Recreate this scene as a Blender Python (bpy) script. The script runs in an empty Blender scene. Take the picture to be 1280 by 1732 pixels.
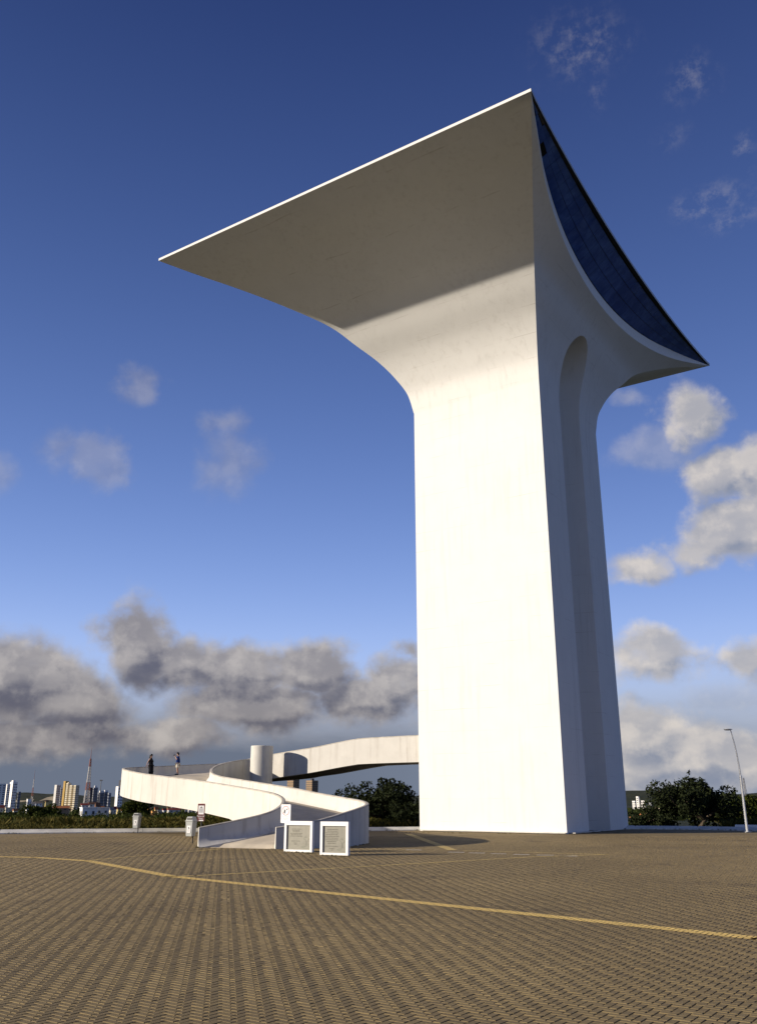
import bpy, bmesh, math, random
import numpy as np
from mathutils import Vector, Matrix, noise as mnoise

random.seed(7)
RNG = np.random.default_rng(7)
R = math.radians
SC = bpy.context.scene
COL = SC.collection

# ------------------------------------------------------------------ camera
F_PX, TH = 1488.0, math.atan(484 / 1488.0)
CT, ST = math.cos(TH), math.sin(TH)
H = 2.232                      # eye height
K = 0.93                       # survey units -> metres
cam = bpy.data.cameras.new('camera')
cam.sensor_fit = 'HORIZONTAL'
cam.sensor_width = 36.0
cam.lens = F_PX / 1280 * 36.0
cam.clip_start, cam.clip_end = 0.1, 40000
camo = bpy.data.objects.new('camera', cam)
COL.objects.link(camo)
camo.location = (0, 0, H)
camo.rotation_euler = (R(90) + TH, 0, 0)
SC.camera = camo

# ------------------------------------------------------------------ light
SUN_EL, SUN_AZ = 16.6, -101.5     # azimuth measured from +Y towards +X
SKY_STRENGTH = 0.09
sun = bpy.data.lights.new('sun', 'SUN')
sun.energy = 5.0
sun.angle = R(0.55)
sun.color = (1.0, 0.89, 0.74)
suno = bpy.data.objects.new('sun', sun)
COL.objects.link(suno)
sdir = Vector((math.sin(R(SUN_AZ)) * math.cos(R(SUN_EL)), math.cos(R(SUN_AZ)) * math.cos(R(SUN_EL)), math.sin(R(SUN_EL))))
suno.rotation_euler = sdir.to_track_quat('Z', 'Y').to_euler()
suno.location = sdir * 100

SC.view_settings.view_transform = 'Standard'
SC.view_settings.look = 'None'
SC.view_settings.gamma = 1
SC.view_settings.use_curve_mapping = False
SC.view_settings.exposure = 0.58


def ray(x, y):
    X, V = x - 640.0, 866.0 - y
    return np.array([X, F_PX * CT - V * ST, V * CT + F_PX * ST])


def at(x, y, d):
    """world point seen at photo pixel (x, y) at survey depth d (metres = d*K)"""
    r = ray(x, y)
    k = d * K / r[1]
    return Vector((r[0] * k, r[1] * k, H + r[2] * k))


def gnd(x, y, z=0.0):
    r = ray(x, y)
    k = (z - H) / r[2]
    return Vector((r[0] * k, r[1] * k, z))


# ------------------------------------------------------------------ world
class NT:
    def __init__(s, tree):
        s.t = tree

    def n(s, kind, **kw):
        nd = s.t.nodes.new(kind)
        for k, v in kw.items():
            setattr(nd, k, v)
        return nd

    def put(s, sock, v):
        if v is None:
            return
        if hasattr(v, 'is_output'):
            s.t.links.new(v, sock)
        else:
            sock.default_value = v

    def m(s, op, a, b=None, c=None, clamp=False):
        nd = s.n('ShaderNodeMath', operation=op, use_clamp=clamp)
        for i, v in enumerate((a, b, c)):
            s.put(nd.inputs[i], v)
        return nd.outputs[0]

    def v(s, op, a, b=None, c=None, out=0):
        nd = s.n('ShaderNodeVectorMath', operation=op)
        for i, v in enumerate((a, b, c)):
            if v is not None:
                s.put(nd.inputs[i], v)
        return nd.outputs[out]

    def noise(s, vec, scale, detail=4, rough=0.5, out='Fac', dist=0.0, lac=2.0):
        nd = s.n('ShaderNodeTexNoise')
        s.put(nd.inputs['Vector'], vec)
        nd.inputs['Scale'].default_value = scale
        nd.inputs['Detail'].default_value = detail
        nd.inputs['Roughness'].default_value = rough
        nd.inputs['Distortion'].default_value = dist
        nd.inputs['Lacunarity'].default_value = lac
        return nd.outputs[out]

    def mr(s, v, a, b, c=0.0, d=1.0, smooth=True):
        nd = s.n('ShaderNodeMapRange', interpolation_type='SMOOTHSTEP' if smooth else 'LINEAR')
        s.put(nd.inputs['Value'], v)
        nd.inputs['From Min'].default_value = a
        nd.inputs['From Max'].default_value = b
        nd.inputs['To Min'].default_value = c
        nd.inputs['To Max'].default_value = d
        return nd.outputs[0]

    def mix(s, f, a, b, mode='MIX'):
        nd = s.n('ShaderNodeMix', data_type='RGBA', blend_type=mode)
        s.put(nd.inputs[0], f)
        for i, v in ((6, a), (7, b)):
            if isinstance(v, tuple) and len(v) == 3:
                v = v + (1,)
            s.put(nd.inputs[i], v)
        return nd.outputs[2]


def build_world():
    w = bpy.data.worlds.new('World')
    SC.world = w
    w.use_nodes = True
    t = w.node_tree
    t.nodes.clear()
    N = NT(t)
    out = N.n('ShaderNodeOutputWorld')
    bg = N.n('ShaderNodeBackground')
    bg.inputs['Strength'].default_value = SKY_STRENGTH
    t.links.new(bg.outputs[0], out.inputs[0])
    sky = N.n('ShaderNodeTexSky')
    sky.sky_type = 'NISHITA'
    sky.sun_disc = False
    sky.sun_elevation = R(SUN_EL)
    sky.sun_rotation = R(SUN_AZ)
    sky.altitude = 50
    sky.air_density = 1.0
    sky.dust_density = 0.6
    sky.ozone_density = 2.5
    # the clear sky a quarter turn from the sun, as the photograph shows it, carried all the way round
    tc = N.n('ShaderNodeTexCoord')
    sep = N.n('ShaderNodeSeparateXYZ')
    t.links.new(tc.outputs['Generated'], sep.inputs[0])
    x, y, z = sep.outputs
    sv = N.n('ShaderNodeCombineXYZ')
    N.put(sv.inputs[1], N.m('SQRT', N.m('SUBTRACT', 1.0, N.m('MULTIPLY', z, z), clamp=True)))
    N.put(sv.inputs[2], z)
    t.links.new(sv.outputs[0], sky.inputs['Vector'])
    hs = N.n('ShaderNodeHueSaturation')
    hs.inputs['Saturation'].default_value = SKY_SAT
    hs.inputs['Value'].default_value = SKY_VAL
    t.links.new(sky.outputs[0], hs.inputs['Color'])
    skycol = N.mix(1.0, hs.outputs[0], SKY_TINT, 'MULTIPLY')
    elev = N.m('MULTIPLY', N.m('ARCSINE', z), 180 / math.pi)
    grad = N.n('ShaderNodeCombineColor')
    for i in range(3):
        N.put(grad.inputs[i], N.mr(elev, 10, 52, 1.22, (0.34, 0.38, 0.53)[i], False))
    skycol = N.mix(1.0, skycol, grad.outputs[0], 'MULTIPLY')
    az = N.m('MULTIPLY', N.m('ARCTAN2', x, y), 180 / math.pi)
    el = N.m('MULTIPLY', N.m('ARCSINE', z), 180 / math.pi)
    cmb = N.n('ShaderNodeCombineXYZ')
    N.put(cmb.inputs[0], az)
    N.put(cmb.inputs[1], el)
    ae0 = cmb.outputs[0]
    # domain warp gives the billowed edges
    w1 = N.noise(ae0, 0.22, 5, 0.6, 'Color')
    w1 = N.v('MULTIPLY', N.v('SUBTRACT', w1, (0.5, 0.5, 0.5)), (5.0, 2.6, 0))
    ae = N.v('ADD', ae0, w1)

    def blobs(lst, grow, at_=None):
        acc = None
        for (px, py, sx, sy, wt) in lst:
            r = ray(px, py)
            a0 = math.degrees(math.atan2(r[0], r[1]))
            e0 = math.degrees(math.atan2(r[2], math.hypot(r[0], r[1])))
            q = N.v('MULTIPLY', N.v('SUBTRACT', at_ or ae, (a0, e0, 0)), (26.0 / (sx * grow), 26.0 / (sy * grow), 0))
            f = N.m('MULTIPLY_ADD', N.v('LENGTH', q, out=1), -wt, wt)
            acc = f if acc is None else N.m('MAXIMUM', acc, f)
        return acc

    bank = [(20, 1140, 130, 75, 1), (100, 1190, 150, 55, 1), (235, 1085, 75, 62, 1), (300, 1125, 120, 58, 1),
            (420, 1135, 130, 52, 1), (520, 1140, 100, 55, 1), (440, 1200, 170, 45, .95), (610, 1185, 110, 48, 1),
            (675, 1155, 70, 55, .9), (690, 1100, 42, 24, .6), (90, 1240, 180, 40, .8), (300, 1240, 140, 32, .7),
            (800, 1180, 150, 50, .8), (-130, 1150, 160, 75, 1)]
    right = [(1175, 705, 62, 48, .8), (1230, 800, 62, 52, 1), (1300, 800, 90, 66, 1), (1240, 905, 92, 52, 1),
             (1180, 940, 60, 36, .8), (1085, 962, 74, 30, .7), (1100, 1110, 76, 44, 1), (1268, 1115, 50, 34, .8),
             (1090, 1240, 76, 44, 1.1), (1150, 1290, 160, 52, 1.1), (1230, 1295, 110, 42, 1), (1420, 900, 110, 80, 1), (1430, 1130, 150, 60, 1)]
    faint = [(162, 780, 62, 52, 1), (100, 765, 90, 42, .6), (230, 650, 56, 44, .8), (385, 785, 84, 74, .7), (375, 720, 60, 36, .5),
             (1060, 672, 60, 22, .8), (1125, 752, 90, 45, .9), (1230, 1180, 90, 34, .8), (-60, 780, 110, 50, .8)]
    wisps = [(980, 75, 120, 60, 1), (1165, 140, 70, 45, .9), (1200, 345, 80, 32, 1.1), (1240, 372, 70, 20, 1),
             (1265, 248, 35, 22, .9), (1010, 165, 30, 40, .7), (1140, 235, 60, 30, .5), (1350, 300, 120, 60, .8)]
    n_big = N.noise(ae0, 0.27, 7, 0.54)
    off = (-0.9, 1.3, 0)
    n_sun = N.noise(N.v('ADD', ae0, (-0.6, 0.8, 0)), 0.27, 7, 0.54)
    solid = bank + right
    f_in = N.m('MAXIMUM', blobs(bank, 1.30), blobs(right, 1.36))
    # the rest of the sky outside the photograph carries the same scattered clouds low down
    outside = N.m('MULTIPLY', N.mr(N.m('ABSOLUTE', az), 27, 38), N.mr(el, 2, 26, 1, 0))
    lump = N.noise(ae0, 0.07, 3, 0.5)
    f_out = N.m('ADD', N.m('MULTIPLY', outside, N.mr(lump, 0.42, 0.62, 1.6, 2.9)), -2.0)
    field = N.m('MAXIMUM', f_in, f_out)
    ae_off = N.v('ADD', ae, off)
    f_sun = N.m('MAXIMUM', blobs(bank, 1.30, ae_off), blobs(right, 1.36, ae_off))
    ffield = blobs(faint, 1.15)

    def shape(fld):
        return N.m('ADD', N.mr(fld, -0.05, 0.62, -0.30, 0.70, False), N.m('MULTIPLY', N.m('SUBTRACT', n_big, 0.5), 1.75))
    dsum = shape(field)
    dens = N.m('MULTIPLY', N.mr(dsum, -0.12, 0.58), N.mr(field, -0.45, 0.12))
    dfaint = N.m('MULTIPLY', N.m('MULTIPLY', N.mr(shape(ffield), -0.10, 0.75), N.mr(ffield, -0.1, 0.35)), 0.33)
    dens = N.m('MAXIMUM', dens, dfaint)
    # light on the clouds: crowns facing the sun (left and up) bright, bases grey; clouds away from the sun are front lit
    macro = N.mr(N.m('SUBTRACT', f_in, f_sun), -0.12, 0.26)
    micro = N.mr(N.m('SUBTRACT', n_big, n_sun), -0.06, 0.13)
    edge = N.mr(dsum, 0.05, 0.7, 1, 0)
    n_in = N.mr(N.noise(N.v('MULTIPLY', ae0, (0.7, 1.25, 1)), 0.32, 5, 0.55), 0.40, 0.66)
    front = N.m('MULTIPLY', N.mr(az, -6, 20), N.mr(az, 38, 80, 1, 0))
    lit = N.m('ADD', N.m('MULTIPLY', macro, 0.36), N.m('ADD', N.m('MULTIPLY', micro, 0.34), N.m('ADD', N.m('MULTIPLY', edge, 0.14), N.m('MULTIPLY', n_in, 0.22))))
    lit = N.m('MULTIPLY', lit, N.m('MULTIPLY_ADD', front, 0.34, 0.72), clamp=True)
    grey = N.mix(front, CL_DARK_L, CL_DARK_R)
    ccol = N.mix(lit, grey, CL_LIT)
    # low haze along the horizon, duller on the left
    hz = N.mr(el, 0.5, 9.0, 1, 0)
    hz = N.m('MULTIPLY', hz, N.m('MULTIPLY_ADD', N.noise(N.v('MULTIPLY', ae0, (0.4, 1.3, 1)), 0.3, 5, 0.6), 0.7, 0.85), clamp=True)
    hcol = N.mix(front, HZ_L, HZ_R)
    base = N.mix(hz, skycol, hcol)
    wf = blobs(wisps, 1.2)
    wn = N.noise(N.v('MULTIPLY', ae0, (0.9, 1.2, 1)), 0.9, 8, 0.68)
    wd = N.m('MULTIPLY', N.mr(wn, 0.42, 0.72), N.mr(wf, 0.05, 0.9, 0, 0.15))
    base = N.mix(wd, base, CL_LIT)
    col = N.mix(N.m('MULTIPLY', dens, 0.93), base, ccol)
    # below the horizon: dull ground tone
    col = N.mix(N.mr(el, -1.5, -0.2, 1, 0), col, (0.55, 0.50, 0.42))
    t.links.new(col, bg.inputs[0])
    w.cycles.sampling_method = 'MANUAL'
    w.cycles.sample_map_resolution = 512


SKY_SAT, SKY_VAL, SKY_TINT = 1.14, 1.0, (1.33, 1.03, 1.27)
CL_DARK_L, CL_DARK_R, CL_LIT = (0.82, 0.80, 1.04), (1.8, 2.05, 2.7), (5.4, 4.95, 4.5)
HZ_L, HZ_R = (1.1, 1.32, 1.8), (1.9, 2.3, 3.1)
build_world()


# ------------------------------------------------------------------ materials
def mat(name, color, rough=0.8, spec=0.3, var=0.0, vscale=2.0, bump=0.0, bscale=20.0, metal=0.0, fn=None, coords='Object'):
    m = bpy.data.materials.new(name)
    m.use_nodes = True
    t = m.node_tree
    N = NT(t)
    b = t.nodes['Principled BSDF']
    b.inputs['Roughness'].default_value = rough
    b.inputs['Specular IOR Level'].default_value = spec
    b.inputs['Metallic'].default_value = metal
    tc = N.n('ShaderNodeTexCoord')
    vec = tc.outputs[coords]
    col = tuple(color) + (1,)
    if var > 0:
        n = N.noise(vec, vscale, 5, 0.6)
        f = N.mr(n, 0.25, 0.75, 1 - var, 1 + var, False)
        g = N.n('ShaderNodeCombineColor')
        for i in range(3):
            N.put(g.inputs[i], N.m('MULTIPLY', f, color[i]))
        col = g.outputs[0]
    if fn:
        col = fn(N, vec, col, b)
    N.put(b.inputs['Base Color'], col)
    if bump > 0:
        bn = N.n('ShaderNodeBump')
        bn.inputs['Strength'].default_value = bump
        bn.inputs['Distance'].default_value = 0.02
        t.links.new(N.noise(vec, bscale, 6, 0.65), bn.inputs['Height'])
        t.links.new(bn.outputs[0], b.inputs['Normal'])
    return m


def geo_pos(N):
    return N.n('ShaderNodeNewGeometry').outputs['Position']


def fn_whitepaint(streak, dirt=0.35, bands=False):
    def fn(N, vec, col, b):
        p = geo_pos(N)
        s = N.noise(N.v('MULTIPLY', p, (1.6, 1.6, 0.09)), 1.6, 6, 0.65)          # vertical streaks
        s2 = N.noise(N.v('MULTIPLY', p, (0.35, 0.35, 0.2)), 0.6, 6, 0.7)         # broad weathering
        s3 = N.noise(p, 1.1, 8, 0.72)                                            # blotches
        f = N.m('MULTIPLY', N.mr(s, 0.47, 0.74), N.mr(s2, 0.34, 0.62))
        c = N.mix(N.m('MULTIPLY', f, streak), col, (0.24, 0.205, 0.165))
        f2 = N.m('MULTIPLY', N.mr(s3, 0.60, 0.82), dirt)
        c = N.mix(f2, c, (0.42, 0.38, 0.32))
        if bands:                                                                # pour joints of the concrete
            sep = N.n('ShaderNodeSeparateXYZ')
            N.put(sep.inputs[0], N.v('ADD', p, N.v('MULTIPLY', N.noise(p, 0.25, 3, 0.5, 'Color'), (0, 0, 0.25))))
            fr = N.m('FRACT', N.m('DIVIDE', sep.outputs[2], 1.55))
            ln = N.mr(N.m('ABSOLUTE', N.m('SUBTRACT', fr, 0.5)), 0.0, 0.018, 1, 0)
            keep = N.mr(N.noise(p, 0.4, 3, 0.6), 0.45, 0.7)
            c = N.mix(N.m('MULTIPLY', N.m('MULTIPLY', ln, keep), 0.5), c, (0.36, 0.32, 0.27))
        return c
    return fn


M = {}
M['tower'] = mat('white_painted_concrete', (0.69, 0.68, 0.65), 0.85, 0.2, 0.03, 0.6, 0.15, 3.0, fn=fn_whitepaint(0.17, 0.26, True))
M['ramp'] = mat('weathered_white_concrete', (0.53, 0.51, 0.465), 0.85, 0.2, 0.06, 1.2, 0.2, 6.0, fn=fn_whitepaint(0.62, 0.55))
M['coping'] = mat('dirty_coping', (0.40, 0.37, 0.32), 0.9, 0.2, 0.3, 1.5, 0.3, 8.0)
M['deck'] = mat('worn_concrete_deck', (0.46, 0.40, 0.31), 0.9, 0.2, 0.25, 0.8, 0.3, 12.0)
M['soffitshade'] = mat('shade_darkened_concrete', (0.13, 0.115, 0.10), 0.95, 0.1, 0.3, 0.8)  # shade under the ramp and bridge put into the soffit's base colour
M['whitepaint'] = mat('white_paint', (0.80, 0.79, 0.77), 0.6, 0.3, 0.05, 4.0)
M['kerbwhite'] = mat('limewashed_kerb', (0.56, 0.54, 0.49), 0.9, 0.2, 0.3, 0.8, 0.3, 9.0)


def fn_glass(N, vec, col, b):
    p = geo_pos(N)
    n = N.noise(N.v('MULTIPLY', p, (0.5, 0.5, 0.12)), 1.2, 5, 0.65)
    oi = N.n('ShaderNodeObjectInfo').outputs['Random']
    c = N.mix(N.mr(n, 0.35, 0.75), (0.045, 0.095, 0.36), (0.10, 0.19, 0.56))
    return N.mix(N.m('MULTIPLY', oi, 0.16), c, (0.02, 0.042, 0.17))


M['glass'] = mat('blue_mirror_glass', (0.02, 0.05, 0.2), 0.06, 0.6, fn=fn_glass)
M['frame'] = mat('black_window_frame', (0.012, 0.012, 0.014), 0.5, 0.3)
M['rooflip'] = mat('grey_roof_flashing', (0.45, 0.45, 0.45), 0.5, 0.4, 0.1)
M['black'] = mat('black_paint', (0.015, 0.015, 0.017), 0.5, 0.3)
M['binplastic'] = mat('grey_bin_plastic', (0.36, 0.37, 0.35), 0.55, 0.35, 0.06, 4.0)
M['sticker'] = mat('white_sticker', (0.75, 0.74, 0.72), 0.5, 0.3)
M['ink'] = mat('dark_print', (0.05, 0.05, 0.05), 0.6, 0.2)
M['greyink'] = mat('grey_print', (0.30, 0.30, 0.30), 0.6, 0.2)
M['redink'] = mat('red_print', (0.55, 0.05, 0.06), 0.6, 0.2)
M['brownsign'] = mat('maroon_sign_paint', (0.11, 0.022, 0.024), 0.5, 0.3, 0.1)
M['steel'] = mat('brushed_steel_plate', (0.235, 0.225, 0.185), 0.45, 0.4, 0.14, 5.0, metal=0.25)
M['etch'] = mat('etched_lettering', (0.09, 0.085, 0.065), 0.7, 0.2)
M['etchgreen'] = mat('etched_green_drawing', (0.15, 0.19, 0.14), 0.7, 0.2)
M['galv'] = mat('galvanised_pole', (0.60, 0.60, 0.58), 0.55, 0.4, 0.08, 2.0)
M['skin'] = mat('skin', (0.45, 0.27, 0.19), 0.6, 0.3)
M['hair'] = mat('black_hair', (0.010, 0.008, 0.007), 0.6, 0.3)
M['dress'] = mat('black_cloth', (0.010, 0.010, 0.012), 0.9, 0.1)
M['navy'] = mat('navy_cloth', (0.012, 0.028, 0.12), 0.9, 0.1)
M['beige'] = mat('beige_cloth', (0.62, 0.56, 0.45), 0.9, 0.1)


def fn_paver(N, vec, col, b):
    p = geo_pos(N)
    g = N.n('ShaderNodeNewGeometry').outputs['Random Per Island']
    oi = N.n('ShaderNodeObjectInfo').outputs['Random']
    rnd = N.m('FRACT', N.m('ADD', g, oi))
    broad = N.noise(p, 0.11, 5, 0.6)
    mid = N.noise(p, 0.7, 5, 0.65)
    fine = N.noise(p, 60.0, 4, 0.7)
    c = N.mix(N.mr(broad, 0.34, 0.68), PAVER_A, PAVER_B)
    c = N.mix(N.m('MULTIPLY', rnd, 0.5), c, PAVER_C)
    c = N.mix(N.mr(mid, 0.56, 0.80, 0, 0.55), c, (0.070, 0.054, 0.034))
    c = N.mix(N.mr(fine, 0.35, 0.7, 0, 0.35), c, (0.11, 0.084, 0.045))
    dark_patch = N.mr(N.noise(N.v('MULTIPLY', p, (0.8, 0.8, 1)), 0.35, 7, 0.68), 0.54, 0.70, 0, 0.6)  # random darker patches across the paving
    return N.mix(dark_patch, c, (0.062, 0.046, 0.030))


PAVER_A, PAVER_B, PAVER_C = (0.185, 0.136, 0.062), (0.265, 0.197, 0.090), (0.130, 0.097, 0.050)
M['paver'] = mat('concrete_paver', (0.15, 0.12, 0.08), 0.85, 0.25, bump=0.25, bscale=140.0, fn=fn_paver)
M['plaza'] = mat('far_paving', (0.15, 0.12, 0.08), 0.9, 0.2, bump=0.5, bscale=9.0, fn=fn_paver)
M['joint'] = mat('joint_sand', (0.030, 0.024, 0.016), 0.95, 0.1, 0.3, 30.0)


def fn_line(worn):
    def fn(N, vec, col, b):
        p = geo_pos(N)
        f = N.mr(N.noise(p, 6.0, 6, 0.7), 0.5, 0.72, 0, worn)
        f2 = N.mr(N.noise(p, 0.5, 3, 0.5), 0.4, 0.7, 0, worn * 0.5)
        return N.mix(N.m('MAXIMUM', f, f2), col, (0.16, 0.13, 0.085))
    return fn


M['yellow'] = mat('yellow_road_paint', (0.88, 0.62, 0.20), 0.8, 0.2, fn=fn_line(0.35))
M['fadedyellow'] = mat('faded_yellow_road_paint', (0.62, 0.46, 0.17), 0.85, 0.2, fn=fn_line(0.75))
M['whiteline'] = mat('white_road_paint', (0.62, 0.60, 0.55), 0.8, 0.2, fn=fn_line(0.5))


def fn_terrain(N, vec, col, b):
    p = geo_pos(N)
    n1 = N.noise(p, 0.012, 8, 0.7)
    n2 = N.noise(p, 0.05, 6, 0.7)
    c = N.mix(N.mr(n1, 0.4, 0.62), (0.018, 0.024, 0.010), (0.045, 0.047, 0.020))
    c = N.mix(N.mr(n2, 0.60, 0.75, 0, 0.7), c, (0.09, 0.072, 0.042))
    return c


M['terrain'] = mat('scrub_covered_earth', (0.04, 0.04, 0.02), 0.95, 0.1, fn=fn_terrain)
M['sand'] = mat('dune_sand', (0.40, 0.33, 0.21), 0.95, 0.1, 0.25, 0.02)


def leafmat(name, a, bcol, trans=0.25):
    m = bpy.data.materials.new(name)
    m.use_nodes = True
    t = m.node_tree
    N = NT(t)
    b = t.nodes['Principled BSDF']
    g = N.n('ShaderNodeNewGeometry').outputs['Random Per Island']
    c = N.mix(g, a, bcol)
    N.put(b.inputs['Base Color'], c)
    b.inputs['Roughness'].default_value = 0.8
    b.inputs['Specular IOR Level'].default_value = 0.06
    tr = N.n('ShaderNodeBsdfTranslucent')
    N.put(tr.inputs[0], c)
    mx = N.n('ShaderNodeMixShader')
    mx.inputs[0].default_value = trans
    t.links.new(b.outputs[0], mx.inputs[1])
    t.links.new(tr.outputs[0], mx.inputs[2])
    t.links.new(mx.outputs[0], t.nodes['Material Output'].inputs[0])
    return m


M['leaf'] = leafmat('dark_leaves', (0.009, 0.013, 0.006), (0.026, 0.033, 0.012), 0.08)
M['leaf2'] = leafmat('olive_leaves', (0.012, 0.021, 0.004), (0.062, 0.072, 0.012), 0.18)
M['grass'] = leafmat('dry_grass', (0.022, 0.028, 0.006), (0.105, 0.085, 0.020), 0.2)
M['farleaf'] = leafmat('far_leaves', (0.012, 0.020, 0.006), (0.046, 0.054, 0.015), 0.1)
M['bark'] = mat('bark', (0.07, 0.055, 0.04), 0.95, 0.1, 0.3, 8.0)


# ------------------------------------------------------------------ mesh helpers
class MB:
    """collects faces of one mesh"""

    def __init__(s):
        s.v, s.f = [], []

    def add(s, vs, fs):
        o = len(s.v)
        s.v += [tuple(p) for p in vs]
        s.f += [tuple(i + o for i in q) for q in fs]
        return s

    def box(s, c, d, rz=0.0, taper=1.0):
        hx, hy, hz = d[0] / 2, d[1] / 2, d[2] / 2
        cs, sn = math.cos(rz), math.sin(rz)
        vs = []
        for (z, k) in ((-hz, 1.0), (hz, taper)):
            for (x, y) in ((-hx, -hy), (hx, -hy), (hx, hy), (-hx, hy)):
                x, y = x * k, y * k
                vs.append((c[0] + x * cs - y * sn, c[1] + x * sn + y * cs, c[2] + z))
        return s.add(vs, [(3, 2, 1, 0), (4, 5, 6, 7), (0, 1, 5, 4), (1, 2, 6, 5), (2, 3, 7, 6), (3, 0, 4, 7)])

    def tube(s, pts, rad, seg=10, cap=True):
        pts = [Vector(p) for p in pts]
        if not hasattr(rad, '__len__'):
            rad = [rad] * len(pts)
        o = len(s.v)
        for i, p in enumerate(pts):
            d = (pts[min(i + 1, len(pts) - 1)] - pts[max(i - 1, 0)]).normalized()
            a = d.cross(Vector((0.31, 0.95, 0.05))).normalized()
            b = d.cross(a)
            for k in range(seg):
                t = 2 * math.pi * k / seg
                q = p + (a * math.cos(t) + b * math.sin(t)) * rad[i]
                s.v.append(tuple(q))
        for i in range(len(pts) - 1):
            for k in range(seg):
                k2 = (k + 1) % seg
                s.f.append((o + i * seg + k, o + i * seg + k2, o + (i + 1) * seg + k2, o + (i + 1) * seg + k))
        if cap:
            s.f.append(tuple(o + k for k in range(seg))[::-1])
            e = o + (len(pts) - 1) * seg
            s.f.append(tuple(e + k for k in range(seg)))
        return s

    def grid(s, rows, flip=False):
        o = len(s.v)
        n = len(rows[0])
        for r in rows:
            s.v += [tuple(p) for p in r]
        for i in range(len(rows) - 1):
            for k in range(n - 1):
                q = (o + i * n + k, o + i * n + k + 1, o + (i + 1) * n + k + 1, o + (i + 1) * n + k)
                s.f.append(q[::-1] if flip else q)
        return s

    def mesh(s, name, m, merge=0.0, smooth=None, normals=False):
        me = bpy.data.meshes.new(name)
        me.from_pydata(s.v, [], s.f)
        if merge or normals:
            bm = bmesh.new()
            bm.from_mesh(me)
            if merge:
                bmesh.ops.remove_doubles(bm, verts=bm.verts, dist=merge)
            if normals:
                bmesh.ops.recalc_face_normals(bm, faces=bm.faces)
            bm.to_mesh(me)
            bm.free()
        if m is not None:
            me.materials.append(M[m] if isinstance(m, str) else m)
        if smooth is not None:
            for p in me.polygons:
                p.use_smooth = True
            me.set_sharp_from_angle(angle=R(smooth))
        me.update()
        return me

    def build(s, name, m, parent=None, merge=0.0, smooth=None, normals=False):
        return link(name, s.mesh(name, m, merge, smooth, normals), parent)


def link(name, me, parent=None):
    o = bpy.data.objects.new(name, me)
    COL.objects.link(o)
    if parent is not None:
        o.parent = parent
    return o


def tag(o, label, cat, group=None, kind=None):
    o['label'] = label
    o['category'] = cat
    if group:
        o['group'] = group
    if kind:
        o['kind'] = kind
    return o


def structure(o):
    o['kind'] = 'structure'
    return o


def thing(name, label, cat, loc=(0, 0, 0), rz=0.0, group=None):
    o = bpy.data.objects.new(name, None)
    o.empty_display_size = 0.2
    COL.objects.link(o)
    o.location = loc
    o.rotation_euler = (0, 0, rz)
    return tag(o, label, cat, group)


def bevel(o, w, seg=2):
    b = o.modifiers.new('bevel', 'BEVEL')
    b.width = w
    b.segments = seg
    b.limit_method = 'ANGLE'
    b.angle_limit = R(40)
    return o


def text_mesh(name, txt, size, m, parent, loc, rot=(R(90), 0, 0), extrude=0.002, align='CENTER', sx=1.0):
    cu = bpy.data.curves.new(name, 'FONT')
    cu.body = txt
    cu.size = size
    cu.align_x = align
    cu.align_y = 'CENTER'
    cu.extrude = extrude
    cu.resolution_u = 2
    tmp = bpy.data.objects.new(name, cu)
    COL.objects.link(tmp)
    dg = bpy.context.evaluated_depsgraph_get()
    me = bpy.data.meshes.new_from_object(tmp.evaluated_get(dg))
    bpy.data.objects.remove(tmp)
    me.materials.clear()
    me.materials.append(M[m])
    o = link(name, me, parent)
    o.location = loc
    o.rotation_euler = rot
    o.scale = (sx, 1, 1)
    return o


def pchip(xs, ys, x):
    """monotone cubic"""
    xs, ys, x = np.asarray(xs, float), np.asarray(ys, float), np.asarray(x, float)
    h = np.diff(xs)
    d = np.diff(ys) / h
    m = np.zeros(len(xs))
    m[0], m[-1] = d[0], d[-1]
    for i in range(1, len(xs) - 1):
        if d[i - 1] * d[i] > 0:
            w1, w2 = 2 * h[i] + h[i - 1], h[i] + 2 * h[i - 1]
            m[i] = (w1 + w2) / (w1 / d[i - 1] + w2 / d[i])
    i = np.clip(np.searchsorted(xs, x) - 1, 0, len(h) - 1)
    t = (x - xs[i]) / h[i]
    return (ys[i] * (2 * t**3 - 3 * t**2 + 1) + h[i] * m[i] * (t**3 - 2 * t**2 + t)
            + ys[i + 1] * (-2 * t**3 + 3 * t**2) + h[i] * m[i + 1] * (t**3 - t**2))


# ------------------------------------------------------------------ ground
edge_px = [(-900, 1428), (-400, 1415), (-150, 1412), (0, 1410), (150, 1408.5), (330, 1407), (480, 1406), (620, 1405), (720, 1404),
           (900, 1402.5), (1075, 1402), (1180, 1403), (1280, 1405.5), (1330, 1407.5), (1365, 1416), (1385, 1440), (1395, 1500), (1400, 1600), (1420, 1800)]
edge = [gnd(*p) for p in edge_px]
back = []
for k in range(1, 30):
    a = math.atan2(edge[-1].x, edge[-1].y) + (2 * math.pi - (math.atan2(edge[-1].x, edge[-1].y) - math.atan2(edge[0].x, edge[0].y))) * k / 30
    rr = edge[-1].length * (1 - k / 30) ** 0.5 + edge[0].length * (k / 30) ** 1.2
    rr = min(rr, 16 + 50 * max(0.0, k / 30 - 0.45) / 0.55)
    back.append(Vector((math.sin(a) * rr, math.cos(a) * rr, 0)))
ring = [(p.x, p.y, -0.032) for p in edge] + [(p.x, p.y, -0.032) for p in back]
mb = MB()
mb.add([(0, 20, -0.032)] + ring, [(0, i + 2 if i + 2 <= len(ring) else 1, i + 1) for i in range(len(ring))])
plaza = structure(mb.build('plaza', 'plaza'))

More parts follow.
